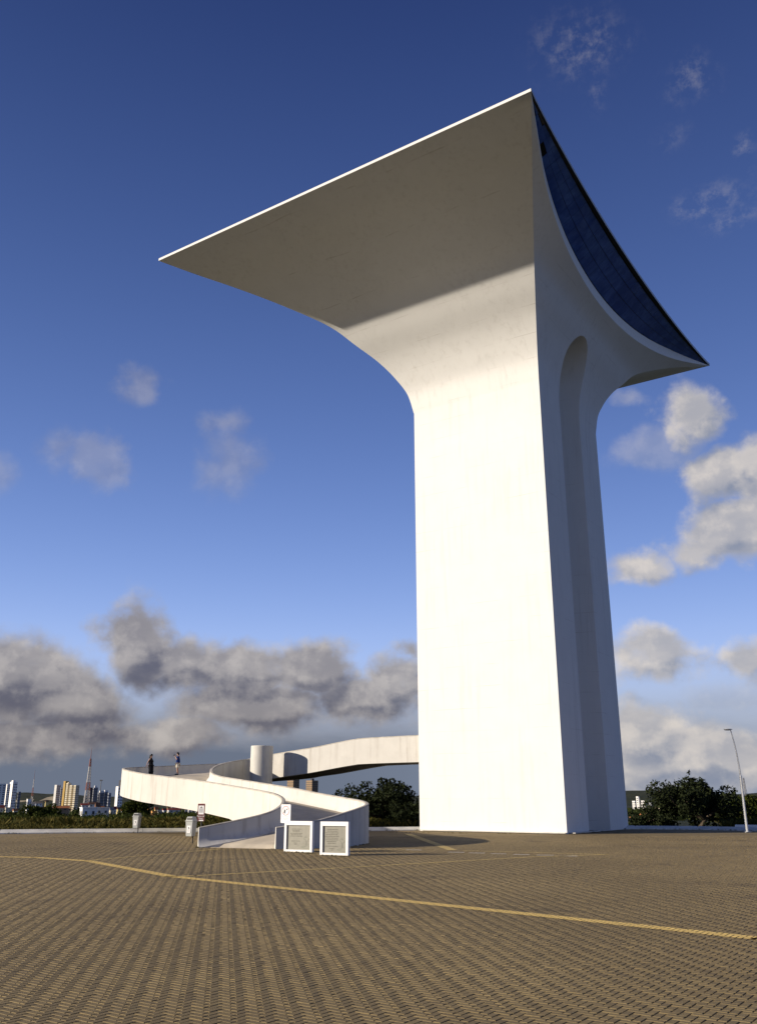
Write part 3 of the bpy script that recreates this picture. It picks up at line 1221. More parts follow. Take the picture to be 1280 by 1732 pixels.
def tree(name, label, base, width, height, seed, n=7000, leaf='leaf', lsize=0.16, cat='tree', lean=0.0, tops=None, group=None):
    rng = np.random.default_rng(seed)
    t = thing(name, label, cat, base, group=group)
    mbx = MB()
    tips = []
    trunk = [(0, 0, -0.5), (0.05 * width * rng.normal(), 0, height * 0.22), (lean * width + 0.04 * width * rng.normal(), 0, height * 0.45)]
    mbx.tube(trunk, [width * 0.035, width * 0.028, width * 0.02], 8)
    for k in range(9):
        a = 2 * math.pi * k / 9 + rng.uniform(-.3, .3)
        s = trunk[1 + k % 2]
        e = (s[0] + math.cos(a) * width * rng.uniform(.2, .42), s[1] + math.sin(a) * width * rng.uniform(.2, .42), height * rng.uniform(.4, .85))
        mid = ((s[0] + e[0]) / 2, (s[1] + e[1]) / 2, (s[2] + e[2]) / 2 + height * 0.06)
        mbx.tube([s, mid, e], [width * 0.016, width * 0.010, width * 0.004], 6)
        tips.append(e)
    mbx.build('trunk', 'bark', t)
    cl = []
    for e in tips:
        r = width * rng.uniform(.09, .17)
        cl.append((*e, r, r, r * .75))
    for k in range(26):
        a, rr = rng.uniform(0, 2 * math.pi), math.sqrt(rng.uniform(0.05, 1)) * width * 0.43
        zf = rng.uniform(0.12, 1.0)
        shrink = max(0.22, 1 - max(0, zf - 0.25) * 0.95)
        r = width * rng.uniform(.07, .15)
        cl.append((math.cos(a) * rr * shrink, math.sin(a) * rr * shrink, zf * height - r * 0.4, r, r, r * rng.uniform(.6, .9)))
    for (tx, tz, tr) in tops or []:
        cl.append((tx, 0, tz, tr, tr, tr * 0.9))
    mbx = MB()
    leaf_cloud(mbx, cl, n, lsize, rng)
    mbx.build('crown', leaf, t)
    return t


def base_at(x, d, zoff=0.0):
    X = (x - 640) * d * K / 1565.0
    Y = d * K
    return Vector((X, Y, terr(X, Y) + zoff))


b = base_at(640, 96)
tree('dark_tree', 'dark bushy tree under the bridge between the ramp and the tower', b, 9.4, 3.7, 11, 10000, lsize=0.14, tops=[(1.2, 4.0, .6), (.4, 4.1, .6), (-1.2, 3.6, .8), (-2.6, 3.3, .8), (-3.6, 2.7, .9), (2.2, 3.6, .7), (3.3, 2.6, .9)])
b = base_at(690, 92)
tree('low_bush', 'low dark bush beside the left foot of the tower', b, 4.5, 2.2, 12, 3000, lsize=0.13, cat='bush')
b = base_at(1172, 92)
tree('dark_tree', 'large dark spreading tree between the tower and the street lamp, with a ragged top', b, 9.8, 3.9, 13, 11000, lsize=0.14, tops=[(0.2, 4.1, 0.55), (0.9, 4.0, 0.6), (-0.35, 4.5, 0.26), (-0.15, 4.95, 0.2), (-0.5, 4.2, 0.3), (-3.4, 2.2, 0.8), (-4.2, 1.2, .8)])
b = base_at(1092, 90)
tree('low_bush', 'low dark bush at the right foot of the tower', b, 4.6, 1.2, 14, 3500, lsize=0.13, cat='bush')
b = base_at(1262, 100)
tree('green_bush', 'olive green bush behind the street lamp at the right edge', b, 6.5, 3.0, 15, 5000, 'leaf2', 0.15, cat='bush')
b = base_at(232, 300)
tree('green_tree', 'rounded tree in the valley just below the left end of the ramp', b, 12, 6.2, 16, 4000, 'leaf2', 0.34)
b = base_at(72, 200)
tree('green_tree', 'green leafy tree beyond the dry grass at the left', b, 9, 3.4, 17, 5000, 'leaf2', 0.22)

# scrub along the plaza edge: grass blades and weeds nobody could count
rng = np.random.default_rng(3)
mb = MB()
for k in range(34000):
    x = rng.uniform(-60, 700) if k % 3 else rng.uniform(1225, 1420)
    d = 73 + 26 * rng.uniform(0, 1) ** 1.4
    X, Y = (x - 640) * d * K / 1565.0, d * K
    if (560 < x < 1180 and d < 88) or (x > 1000 and d < 82):
        continue
    z = terr(X, Y)
    cl_ = mnoise.noise(Vector((X * 0.35, Y * 0.35, 0)))
    h = rng.uniform(.25, .75) * (1.0 + 0.9 * cl_) * (0.8 if d < 79 else 1.1)
    w = rng.uniform(.05, .14)
    for q in range(2):
        a = rng.uniform(0, math.pi)
        lx, ly = rng.normal(0, .7), rng.normal(0, .5)
        dx, dy = math.cos(a) * w, math.sin(a) * w
        mb.add([(X - dx, Y - dy, z), (X + dx, Y + dy, z), (X + lx * h + dx * .4, Y + ly * h + dy * .4, z + h), (X + lx * h - dx * .4, Y + ly * h, z + h * .9)], [(0, 1, 2, 3)])
o = mb.build('grass', 'grass')
tag(o, 'dry olive grass growing beyond the plaza kerb', 'grass', kind='stuff')
mb = MB()
cl = []
for k in range(420):
    x = rng.uniform(-80, 560) if k % 4 else rng.uniform(1235, 1420)
    d = rng.uniform(93, 180)
    p = base_at(x, d)
    r = rng.uniform(.5, 1.35) * (d / 110) ** 0.7
    cl.append((p.x, p.y, p.z + r * 0.4, r * 1.3, r * 1.2, r * 0.8))
leaf_cloud(mb, cl, 70000, 0.105, rng)
tag(mb.build('scrub', 'leaf2'), 'green scrub on the slope behind the dry grass', 'scrub', kind='stuff')
# ------------------------------------------------------------------ town
def wallmat(name, c):
    if name not in M:
        M[name] = mat(name, c, 0.85, 0.2, 0.08, 0.3)
    return name


WM = {'white': (0.74, 0.72, 0.68), 'cream': (0.66, 0.58, 0.42), 'grey': (0.30, 0.31, 0.34), 'dark': (0.06, 0.06, 0.07), 'ochre': (0.42, 0.28, 0.09),
      'tan': (0.26, 0.18, 0.11), 'bluegrey': (0.20, 0.205, 0.22), 'yellow': (0.62, 0.49, 0.20), 'orange': (0.55, 0.29, 0.10), 'pale': (0.58, 0.56, 0.52)}
RM = {'orange': (0.34, 0.13, 0.055), 'red': (0.20, 0.05, 0.04), 'grey': (0.22, 0.21, 0.20), 'tan': (0.36, 0.27, 0.16), 'brown': (0.16, 0.085, 0.05)}
for k_, c_ in WM.items():
    wallmat('wall_' + k_, c_)
for k_, c_ in RM.items():
    M['roof_' + k_] = mat('roof_' + k_, c_, 0.9, 0.15, 0.2, 0.5)
M['darkglass'] = mat('dark_window', (0.03, 0.033, 0.04), 0.3, 0.4)


def block(label, x0, x1, ytop, ybase, d, wall, rz=35, depth=0.9, floors=12, bays=4, cat='building', crown=None, winside='both', name='apartment_block', group='tower blocks of the far town', wmat='darkglass'):
    """tall building: body, window rows, roof house"""
    dm = d * K
    xc = (x0 + x1) / 2
    Xc, Y = (xc - 640) * dm / 1565.0, dm
    zt = H + (1350 - ytop) * dm / 1645.0
    zb = min(terr(Xc, Y), H + (1350 - ybase) * dm / 1645.0) - 2
    wpx = (x1 - x0) * dm / 1565.0
    a = R(rz)
    # projected width = w*cos + dep*sin
    w = wpx / (math.cos(a) + depth * abs(math.sin(a)))
    dep = w * depth
    t = thing(name, label, cat, (Xc, Y, zb), a, group)
    hgt = zt - zb
    MB().box((0, 0, hgt / 2), (w, dep, hgt)).build('wall', 'wall_' + wall, t)
    mbw = MB()
    fh = hgt / floors
    for f in range(1, floors):
        for k in range(bays):
            cx = -w / 2 + w * (k + 0.5) / bays
            if winside in ('both', 'front'):
                mbw.box((cx, -dep / 2, f * fh + fh * .1), (w / bays * .5, 0.3, fh * .42))
            if winside in ('both', 'left'):
                cy = -dep / 2 + dep * (k + 0.5) / bays
                mbw.box((-w / 2, cy, f * fh + fh * .1), (0.3, dep / bays * .45, fh * .42))
    o = mbw.build('window_rows', wmat, t)
    o['kind'] = 'stuff'
    if crown:
        cw, ch, cm, cx = crown
        MB().box((cx * w, 0, hgt + ch / 2 * hgt), (w * cw, dep * cw, hgt * ch)).build('roof_house', 'wall_' + cm, t)
    return t


block('pair of narrow white slabs, leftmost tower block at the picture edge', -8, 7.5, 1326, 1351, 1900, 'white', 40, 0.6, 14, 2, winside='front')
block('slim white tower block between two others at the left edge', 8.5, 14.5, 1326.5, 1351, 1930, 'white', 50, 0.5, 14, 2, winside='front')
block('tall white tower block with a dark balconied side, third from the left', 13.5, 27, 1323, 1352, 1950, 'white', 48, 1.3, 12, 3, crown=(.5, .05, 'white', -.1), winside='front')
block('hazy low grey block far off near the left skyline', 29, 34.5, 1339.5, 1350, 3000, 'bluegrey', 30, 0.8, 6, 3)
block('pale grey tower block left of the cream towers', 91, 100, 1328, 1355, 1500, 'pale', 60, 0.6, 14, 3, winside='front')
block('lower grey tower block tucked against the ochre tower', 98.5, 107, 1332.5, 1355, 1520, 'pale', 50, 0.8, 12, 3)
block('narrow ochre tower rising above its cream neighbours', 105.5, 113, 1321.5, 1356, 1480, 'ochre', 62, 0.6, 14, 1, winside='front')
block('tall cream tower block right beside the ochre tower', 110.5, 117.5, 1325, 1356, 1450, 'cream', 65, 0.5, 16, 4, crown=(.5, .03, 'cream', 0))
block('cream tower block in the middle of the cream row', 117, 125, 1328.5, 1356, 1445, 'cream', 66, 0.5, 15, 4)
block('cream tower block at the right end of the cream row', 124, 131.5, 1328.5, 1356.5, 1440, 'cream', 66, 0.5, 15, 4)
block('dark tower block directly right of the red and white mast', 147, 157, 1332.5, 1357, 1500, 'dark', 40, 0.8, 12, 3)
block('grey tower block with a white roof box right of the dark one', 155.5, 164.5, 1332.5, 1357, 1480, 'bluegrey', 30, 0.8, 12, 3, crown=(.55, .07, 'white', 0))
block('wide blue grey block under the thin floodlight mast', 164.5, 176, 1341, 1357, 1520, 'bluegrey', 28, 0.7, 8, 5, crown=(.8, .08, 'white', .1))
block('blue grey block with a white parapet, right of the floodlight mast', 174.5, 182, 1340, 1357, 1530, 'bluegrey', 35, 0.7, 8, 4, crown=(.9, .08, 'white', 0))
block('small grey block at the end of the skyline, left of the ramp', 182, 187.5, 1341.5, 1357, 1560, 'grey', 35, 0.7, 8, 3)
block('white fronted tower block with a dark top beside the left end of the ramp', 194.5, 207, 1330.5, 1350, 1400, 'white', 45, 0.9, 10, 2, crown=(.6, .22, 'dark', .2), winside='front')
block('tan tower block seen under the bridge, nearer the column', 485, 505.5, 1317, 1352, 1100, 'tan', 50, 1.0, 16, 5)
block('brown tower block seen under the bridge, right of the tan one', 517, 537.5, 1320.5, 1352, 1150, 'tan', 48, 1.0, 16, 5, crown=(.3, .06, 'dark', 0))
block('white slab at the left of the white block group beside the tower', 1067.5, 1076, 1355, 1371.5, 1400, 'white', 60, 0.5, 7, 4)
block('tall white stair tower in the middle of the white block group', 1075, 1082, 1347.5, 1372, 1390, 'white', 55, 0.6, 9, 1, winside='left')
block('white slab with window rows at the right of the white block group', 1082, 1095, 1354.5, 1372, 1380, 'white', 62, 0.5, 7, 5)
block('low dark block right of the white block group', 1095, 1106, 1358, 1371, 1500, 'bluegrey', 40, 0.8, 5, 4)


SIGHT = []


def house(label, x0, x1, ytop, ybase, d, wall, roof, rz=25, depth=0.8, pitched=True, group='houses of the town in the valley', nwin=2):
    dm = d * K
    xc = (x0 + x1) / 2
    Xc, Y = (xc - 640) * dm / 1565.0, dm
    zt = H + (1350 - ytop) * dm / 1645.0
    zb = H + (1350 - ybase) * dm / 1645.0
    g0 = terr(Xc, Y)
    a = R(rz)
    w = (x1 - x0) * dm / 1565.0 / (math.cos(a) + depth * abs(math.sin(a)))
    dep = w * depth
    SIGHT.append((x0, x1, ybase - (ybase - ytop) * 0.3, d))
    t = thing('house', label, 'house', (Xc, Y, min(g0, zb) - 0.3), a, group)
    z0 = zb - t.location.z
    hh = zt - t.location.z
    rh = (zt - zb) * 0.38 if pitched else 0.0
    wh = hh - rh
    MB().box((0, 0, wh / 2), (w, dep, wh)).build('wall', 'wall_' + wall, t)
    mbr = MB()
    if pitched:
        e = 0.35
        X, Yd = w / 2 + e, dep / 2 + e
        mbr.add([(-X, -Yd, wh - .1), (X, -Yd, wh - .1), (X, Yd, wh - .1), (-X, Yd, wh - .1), (-X, 0, wh + rh), (X, 0, wh + rh)],
                [(0, 1, 5, 4), (2, 3, 4, 5), (1, 2, 5), (3, 0, 4), (3, 2, 1, 0)])
    else:
        mbr.box((0, 0, wh + .12), (w + .3, dep + .3, .3))
    mbr.build('roof', 'roof_' + roof if pitched else 'wall_' + wall, t)
    for k in range(nwin):
        cx = -w / 2 + w * (k + .5) / nwin
        zc = z0 + (wh - z0) * .5
        MB().box((cx, -dep / 2, zc), (w / nwin * .3, .2, (wh - z0) * .34)).build('window', 'darkglass', t)
        MB().box((-w / 2, -dep / 2 + dep * (k + .5) / nwin, zc), (.2, dep / nwin * .3, (wh - z0) * .34)).build('window', 'darkglass', t)
    return t


hs = [
    ('tall narrow white house in front of the dune, left of the masts', 46, 53, 1352.5, 1365, 700, 'white', 'grey', 50, .5, False),
    ('white house with a grey roof joined to the tall narrow one', 51, 61, 1357, 1365, 705, 'white', 'grey', 20, .6, True),
    ('long low house with a tan roof below the dune', 60, 73, 1356, 1364, 720, 'white', 'tan', 30, .6, True),
    ('small ochre house below the dune, left of the pale tower block', 77, 83, 1354, 1360, 900, 'yellow', 'brown', 30, .8, True),
    ('wide house with an orange tiled roof below the pale tower block', 91, 119, 1363.5, 1372, 480, 'tan', 'orange', 20, .5, True),
    ('white gabled house half hidden by trees under the orange roof', 94, 105, 1373, 1381, 330, 'white', 'grey', -40, 1.2, True),
    ('small white house at the far left above the dry grass', -2, 8, 1368, 1374, 500, 'cream', 'brown', 20, .6, False),
    ('cream flat house second from the left above the dry grass', 11, 22, 1367.5, 1374, 490, 'cream', 'brown', 30, .6, False),
    ('white two storey house with a tall end wall below the mast', 138, 165, 1367, 1383, 320, 'white', 'grey', 40, .45, False),
    ('pale flat roofed house with dark windows right of the white two storey one', 164, 187, 1367.5, 1379, 330, 'pale', 'grey', 15, .5, False),
    ('red roofed house at the foot of the red and white mast', 138, 152, 1359, 1367, 560, 'white', 'red', 25, .7, True),
    ('pale house with a brick red roof right of the mast foot', 150, 166, 1357, 1366, 600, 'pale', 'brown', 30, .7, True),
    ('long yellow wall house behind the far litter bin', 210, 240, 1371, 1378.5, 430, 'yellow', 'brown', 15, .4, False),
    ('small orange tower house between the two litter bins', 251, 257, 1368.5, 1382, 380, 'orange', 'orange', 45, .8, False),
    ('orange house with a flat roof beside the small orange tower house', 257, 268, 1373, 1383, 385, 'orange', 'orange', 35, .7, False),
    ('red roofed house under the ramp near the orange houses', 240, 262, 1378, 1385, 360, 'white', 'brown', 20, .6, True),
    ('white rounded tank house right of the far litter bin', 234, 241, 1379, 1386, 260, 'white', 'grey', 40, .8, False),
    ('house with a dark red roof below the white ramp, left of the maroon sign', 284, 306, 1367, 1375, 560, 'pale', 'red', 25, .6, True),
    ('small white house high under the ramp edge', 268, 275, 1370, 1376, 520, 'white', 'grey', 30, .8, True),
    ('red roofed house directly behind the maroon sign', 345, 362, 1376, 1386, 300, 'white', 'brown', 30, .7, True),
    ('orange roofed house beside the right foot of the tower', 1063, 1080, 1379, 1389, 420, 'cream', 'orange', 30, .7, True),
    ('orange roofed house below the white block group', 1079, 1102, 1376, 1385, 520, 'cream', 'orange', 20, .6, True),
    ('small white house low beside the dark tree at the right', 1086, 1094, 1388, 1394, 260, 'white', 'grey', 30, .7, True),
    ('white house glimpsed over the left part of the dark spreading tree', 1135, 1147, 1362.5, 1369, 800, 'white', 'grey', 25, .7, True),
    ('pale yellow house left of the dark spreading tree', 1111, 1119, 1362, 1370, 850, 'cream', 'tan', 30, .8, False),
    ('white house glimpsed through the middle of the dark spreading tree', 1150, 1158, 1363, 1369, 760, 'white', 'grey', 35, .7, True),
    ('long low white house behind the street lamp', 1243, 1268, 1361.5, 1366, 900, 'white', 'grey', 10, .5, True),
    ('orange roofed house between the bush and the left foot of the tower', 688, 706, 1379, 1386, 380, 'cream', 'orange', 25, .6, True),
    ('white house left of the tower above the orange roof', 702, 710, 1368, 1373, 560, 'white', 'grey', 30, .8, False),
]
for h_ in hs:
    house(*h_)
# small scattered houses further down
spots = ['near the foot of the tall ochre tower', 'between the dune and the white houses', 'below the floodlight mast', 'under the middle of the white ramp', 'under the right part of the white ramp',
         'left of the far litter bin', 'between the two litter bins', 'below the leftmost white slabs']
ranges = [(100, 122), (66, 92), (164, 190), (280, 320), (318, 345), (188, 212), (243, 300), (0, 46)]
wc, rcs = ['white', 'cream', 'pale', 'yellow'], ['orange', 'grey', 'brown', 'red']
rng = np.random.default_rng(21)
for i, (sp, (xa, xb)) in enumerate(zip(spots, ranges)):
    for j in range(4):
        d = [620, 780, 950, 1200][j] * rng.uniform(.93, 1.07)
        xc = xa + (xb - xa) * (j + rng.uniform(.25, .75)) / 4
        wpx = rng.uniform(5.0, 8.5)
        p = base_at(xc, d)
        yb = 1350 + (H - p.z - 1.0) * 1645 / (d * K)
        hp = rng.uniform(4.5, 6.5) * 1645 / (d * K)
        wl, rf = wc[(i + j) % 4], rcs[(i + 2 * j + j // 2) % 4]
        house(f'{["tiny", "small", "little", "far off"][j]} {wl if wl != "pale" else "pale grey"} house with a {rf} roof {sp}', xc - wpx / 2, xc + wpx / 2, yb - hp, yb, d, wl, rf, float(rng.uniform(15, 50)), .8, True, nwin=1)


# wooded town gardens down to the plain
wc_, ws_ = [], []
for k in range(3600):
    d = 240 * (11.0 ** rng.uniform(0, 1))
    x = rng.uniform(-160, 1440)
    p = base_at(x, d)
    if terr(p.x, p.y) > 5:
        continue
    r = rng.uniform(1.3, 3.5) * (1 + d / 2200)
    ytop_ = 1350 + (H - p.z - r * 0.9) * 1645 / (d * K)
    rp = r * 1.1 * 1565 / (d * K)
    if any(h0 - rp < x < h1 + rp and d < hd + 15 and ytop_ < hy for (h0, h1, hy, hd) in SIGHT):
        continue
    m = 70 if d < 700 else 26
    q = rng.normal(0, 1, (m, 3))
    q /= np.linalg.norm(q, axis=1)[:, None]
    c = np.array([p.x, p.y, p.z + r * 0.4]) + q * np.array([r * 1.15, r * 1.15, r * 0.62]) * rng.uniform(.5, 1.05, (m, 1))
    a = np.cross(q, rng.normal(0, 1, (m, 3)))
    a /= np.linalg.norm(a, axis=1)[:, None]
    b2 = np.cross(q + rng.normal(0, .45, (m, 3)), a)
    sz = r * rng.uniform(.13, .30, (m, 1)) * (1.0 if d < 700 else 1.6)
    wc_.append(np.stack([c - a * sz, c - b2 * sz * .7, c + a * sz, c + b2 * sz * .7], 1))
wv = np.concatenate(wc_).reshape(-1, 3)
mb = MB()
mb.v = [tuple(p) for p in wv]
mb.f = [(i, i + 1, i + 2, i + 3) for i in range(0, len(wv), 4)]
tag(mb.build('woodland', 'farleaf'), 'dark tree cover of the town spreading over the valley', 'woodland', kind='stuff')



def mast(label, x, ytop, ybase, d, w0, w1, cols_, group='lattice masts over the town', spike=0.0):
    dm = d * K
    X, Y = (x - 640) * dm / 1565.0, dm
    zb = min(terr(X, Y), H + (1350 - ybase) * dm / 1645.0)
    zt = H + (1350 - ytop) * dm / 1645.0
    t = thing('lattice_mast', label, 'mast', (X, Y, zb), 0.5, group)
    hgt = zt - zb
    n = len(cols_)
    for s in range(n):
        za, zc = hgt * s / n, hgt * (s + 1) / n
        mbx = MB()

        def cw(z):
            return w0 + (w1 - w0) * (z / hgt) ** 0.75
        corners = [(-1, -1), (1, -1), (1, 1), (-1, 1)]
        m = 3
        for q in range(m):
            z0, z1 = za + (zc - za) * q / m, za + (zc - za) * (q + 1) / m
            a, b2 = cw(z0) / 2, cw(z1) / 2
            r = max(0.05, w0 * 0.026)
            for c in range(4):
                c2 = corners[(c + 1) % 4]
                cc = corners[c]
                mbx.tube([(cc[0] * a, cc[1] * a, z0), (cc[0] * b2, cc[1] * b2, z1)], r, 4, False)
                mbx.tube([(cc[0] * a, cc[1] * a, z0), (c2[0] * b2, c2[1] * b2, z1)], r * .7, 4, False)
                mbx.tube([(c2[0] * a, c2[1] * a, z0), (cc[0] * b2, cc[1] * b2, z1)], r * .7, 4, False)
                mbx.tube([(cc[0] * b2, cc[1] * b2, z1), (c2[0] * b2, c2[1] * b2, z1)], r * .7, 4, False)
        mbx.build('lattice_section', cols_[s], t)
    if spike:
        MB().tube([(0, 0, hgt), (0, 0, hgt * (1 + spike))], [w1 * .3, w1 * .1], 5).build('aerial', 'mastred', t)
    return t


M['mastred'] = mat('red_mast_paint', (0.24, 0.085, 0.06), 0.7, 0.2)
M['mastwhite'] = mat('white_mast_paint', (0.42, 0.40, 0.38), 0.7, 0.2)
M['mastgrey'] = mat('grey_mast_steel', (0.16, 0.155, 0.16), 0.6, 0.3)
mast('tall red and white lattice mast with a thin red aerial, left of the ramp', 147, 1283, 1368, 900, 6.4, 1.0, ['mastred', 'mastwhite', 'mastwhite', 'mastred', 'mastwhite', 'mastwhite', 'mastred'], spike=0.2)
mast('thin faint red and white mast in front of the sand dune', 54, 1318, 1357, 1500, 4.0, 0.8, ['mastred', 'mastwhite', 'mastred', 'mastwhite'], spike=0.3)
mast('dark lattice mast behind the street lamp at the right edge', 1261, 1316, 1364, 1000, 5.6, 1.0, ['mastgrey', 'mastred', 'mastgrey', 'mastgrey'])
# floodlight mast
dm = 1000 * K
X, Y = (168.5 - 640) * dm / 1565, dm
zt, zb = H + (1350 - 1321) * dm / 1645, terr(X, Y)
t = thing('floodlight_mast', 'thin dark floodlight mast with a head of lamps above the blue grey blocks', 'mast', (X, Y, zb))
MB().tube([(0, 0, 0), (0, 0, zt - zb)], [.55, .3], 8).build('pole', 'mastgrey', t)
for k in range(4):
    MB().box((-1.05 + .7 * k, -.4, zt - zb + .5), (.6, .5, 1.0)).build('lamp', 'mastgrey', t)
MB().box((0, 0, zt - zb), (3.0, .4, .25)).build('crossarm', 'mastgrey', t)

# ------------------------------------------------------------------ street lamp
def street_lamp(label, base, height, rz=0.0, group='street lamps round the plaza'):
    t = thing('street_lamp', label, 'street lamp', base, rz, group)
    MB().tube([(0, 0, 0), (0, 0, height * .53)], [.10, .075], 14).build('lower_pole', 'galv', t)
    MB().tube([(0, 0, height * .525), (0, 0, height * .535), (0, 0, height * .545)], [.09, .09, .06], 14).build('collar', 'galv', t)
    pts, rr = [], []
    for k in range(15):
        q = k / 14
        pts.append((-0.34 * q ** 2.0, 0, height * (.54 + .455 * q)))
        rr.append(.058 - .026 * q)
    MB().tube(pts, rr, 12).build('curved_arm', 'galv', t)
    e = Vector(pts[-1])
    mbx = MB()
    hd = [(-.05, .05), (.10, .10), (.28, .13), (.50, .10), (.60, .03)]
    o = None
    rows = []
    for (s, w) in hd:
        rows.append([e + Vector((-s + .08, w * math.cos(a), w * .45 * math.sin(a) + .03)) for a in np.linspace(0, 2 * math.pi, 13)])
    mbx.grid(rows)
    mbx.build('lamp_head', 'galv', t, smooth=50)
    MB().box((e.x - .25, 0, e.z - .035), (.34, .16, .02)).build('lens', 'darkglass', t)
    MB().box((0, 0, .012), (.42, .42, .024)).build('base_plate', 'galv', t)
    return t


b = gnd(1263.5, 1408)
lh = (at(1263, 1234, b.y / K).z)
street_lamp('tall grey street lamp with a bent top, standing on the plaza at the right edge', b, lh, 0.2)

# ------------------------------------------------------------------ plaques
def plaque(label, xc, y, wpx, ytop, rz, lines, green, group=None):
    p = gnd(xc, y)
    w = wpx * p.y / 1565 / math.cos(rz)
    h = at(xc, ytop, p.y / K).z
    t = thing('plaque', label, 'plaque', p, rz, 'commemorative plaques before the ramp')
    fw = 0.115
    bevel(MB().box((-w / 2 + fw / 2, 0, h / 2), (fw, .16, h)).build('frame_post', 'whitepaint', t), .006)
    bevel(MB().box((w / 2 - fw / 2, 0, h / 2), (fw, .16, h)).build('frame_post', 'whitepaint', t), .006)
    bevel(MB().box((0, 0, h - fw * .75), (w - 2 * fw - .002, .158, fw * 1.5)).build('frame_rail', 'whitepaint', t), .006)
    bevel(MB().box((0, 0, .045), (w - 2 * fw - .002, .158, .09)).build('frame_rail', 'whitepaint', t), .006)
    MB().box((0, .02, (h - fw * 1.5 + .09) / 2), (w - 2 * fw - .004, .08, h - fw * 1.5 - .092)).build('steel_plate', 'steel', t)
    mbx = MB()
    iw = w - 2 * fw
    for (zf, x0, x1) in lines:
        # words of the worn engraving, too small to read
        x = x0
        while x < x1:
            ww = random.uniform(.05, .13)
            e = min(x + ww, x1)
            mbx.box((-iw / 2 + iw * (x + e) / 2, -.0215, .09 + (h - fw * 1.5 - .09) * zf), (iw * (e - x), .004, .017))
            x = e + .018
    o = mbx.build('engraved_lines', 'etch', t)
    o['kind'] = 'stuff'
    # faint etched drawing, lower right
    mbx = MB()
    for (pts) in green:
        mbx.tube([(-iw / 2 + iw * a, -.0215, .09 + (h - fw * 1.5 - .09) * b) for a, b in pts], .0045, 4)
    mbx.build('etched_drawing', 'etchgreen', t)
    return t


art = [[(.62, .10), (.78, .07), (.92, .06)], [(.60, .12), (.70, .145), (.83, .15)], [(.80, .18), (.82, .30), (.80, .40), (.70, .45)], [(.86, .18), (.86, .34), (.93, .45), (.80, .53), (.72, .47)]]
plaque('left white framed steel plaque with fewer lines of text, behind the no entry style sign', 505, 1441.5, 49, 1389.2, R(-27),
       [(.84, .20, .60), (.785, .22, .55), (.73, .24, .54), (.66, .13, .64), (.605, .17, .59), (.55, .15, .64), (.35, .19, .55), (.27, .31, .44), (.22, .32, .44)], art)
plaque('right white framed steel plaque packed with text, before the shaded ramp wall', 566, 1447, 48, 1390.2, R(-26),
       [(.87, .17, .64), (.805, .18, .60), (.74, .10, .65), (.675, .12, .64), (.61, .08, .68), (.545, .13, .63), (.48, .11, .66), (.415, .15, .56), (.35, .20, .55), (.24, .10, .64), (.155, .27, .47), (.10, .34, .45)], art)

# ------------------------------------------------------------------ round prohibition sign
p = gnd(481.5, 1436)
dS = p.y / K
zt, zb2 = at(481, 1361, dS).z, at(481, 1392.5, dS).z
w = 19.5 * p.y / 1565
t = thing('warning_sign', 'white rounded sign with a red ring on a black post beside the left plaque', 'sign', p, R(-28))
MB().tube([(0.02, .03, 0), (0.02, .03, zt - .1)], .035, 10).build('post', 'black', t)


def rounded_rect(w, h, r, y0, y1, zc, n=6):
    pts = []
    for (cx, cz, a0) in ((w / 2 - r, h / 2 - r, 0), (-w / 2 + r, h / 2 - r, 90), (-w / 2 + r, -h / 2 + r, 180), (w / 2 - r, -h / 2 + r, 270)):
        for k in range(n + 1):
            a = R(a0 + 90 * k / n)
            pts.append((cx + r * math.cos(a), cz + r * math.sin(a) + zc))
    m = len(pts)
    mbx = MB()
    mbx.add([(x, y0, z) for x, z in pts] + [(x, y1, z) for x, z in pts], [tuple(range(m)), tuple(range(m, 2 * m))[::-1]] + [(i, m + i, m + (i + 1) % m, (i + 1) % m) for i in range(m)])
    return mbx


def ringmesh(cx, cz, r0, r1, y, n=40):
    mbx = MB()
    rows = [[(cx + rr * math.cos(a), yy, cz + rr * math.sin(a)) for a in np.linspace(0, 2 * math.pi, n + 1)] for rr, yy in ((r0, y), (r1, y))]
    mbx.grid(rows)
    return mbx


hS = zt - zb2
rounded_rect(w, hS, .05, -.012, .002, (zt + zb2) / 2).build('panel', 'whitepaint', t, normals=True)
zc = zt - w * .52
ringmesh(0, zc, w * .345, w * .385, -.0145).build('red_ring', 'redink', t)
mbx = MB()
mbx.tube([(-.06, -.014, zc + .035), (-.07, -.014, zc - .05), (-.10, -.014, zc - .11)], [.022, .026, .012], 6)
mbx.tube([(-.07, -.014, zc - .05), (-.045, -.014, zc - .12)], [.02, .012], 6)
mbx.tube([(-.06, -.014, zc + .02), (-.02, -.014, zc - .03)], [.012, .01], 6)
mbx.tube([(-.055, -.014, zc + .06), (-.05, -.014, zc + .085)], [.02, .018], 6)
mbx.build('pictogram_figure', 'ink', t)
mbx = MB()
mbx.tube([(.055, -.014, zc + .055), (.10, -.014, zc + .085)], [.022, .016], 6)
mbx.tube([(.0, -.014, zc - .0), (.05, -.014, zc + .05)], [.004, .004], 5)
mbx.build('pictogram_ball', 'ink', t)
mbx = MB()
for (zf, ws) in ((.33, .74), (.25, .52), (.18, .26), (.10, .52)):
    x = -ws / 2
    while x < ws / 2:
        e = min(x + random.uniform(.06, .16), ws / 2)
        mbx.box((w * (x + e) / 2, -.0135, zb2 + hS * zf), (w * (e - x), .003, .016))
        x = e + .03
o = mbx.build('small_print', 'greyink', t)
o['kind'] = 'stuff'

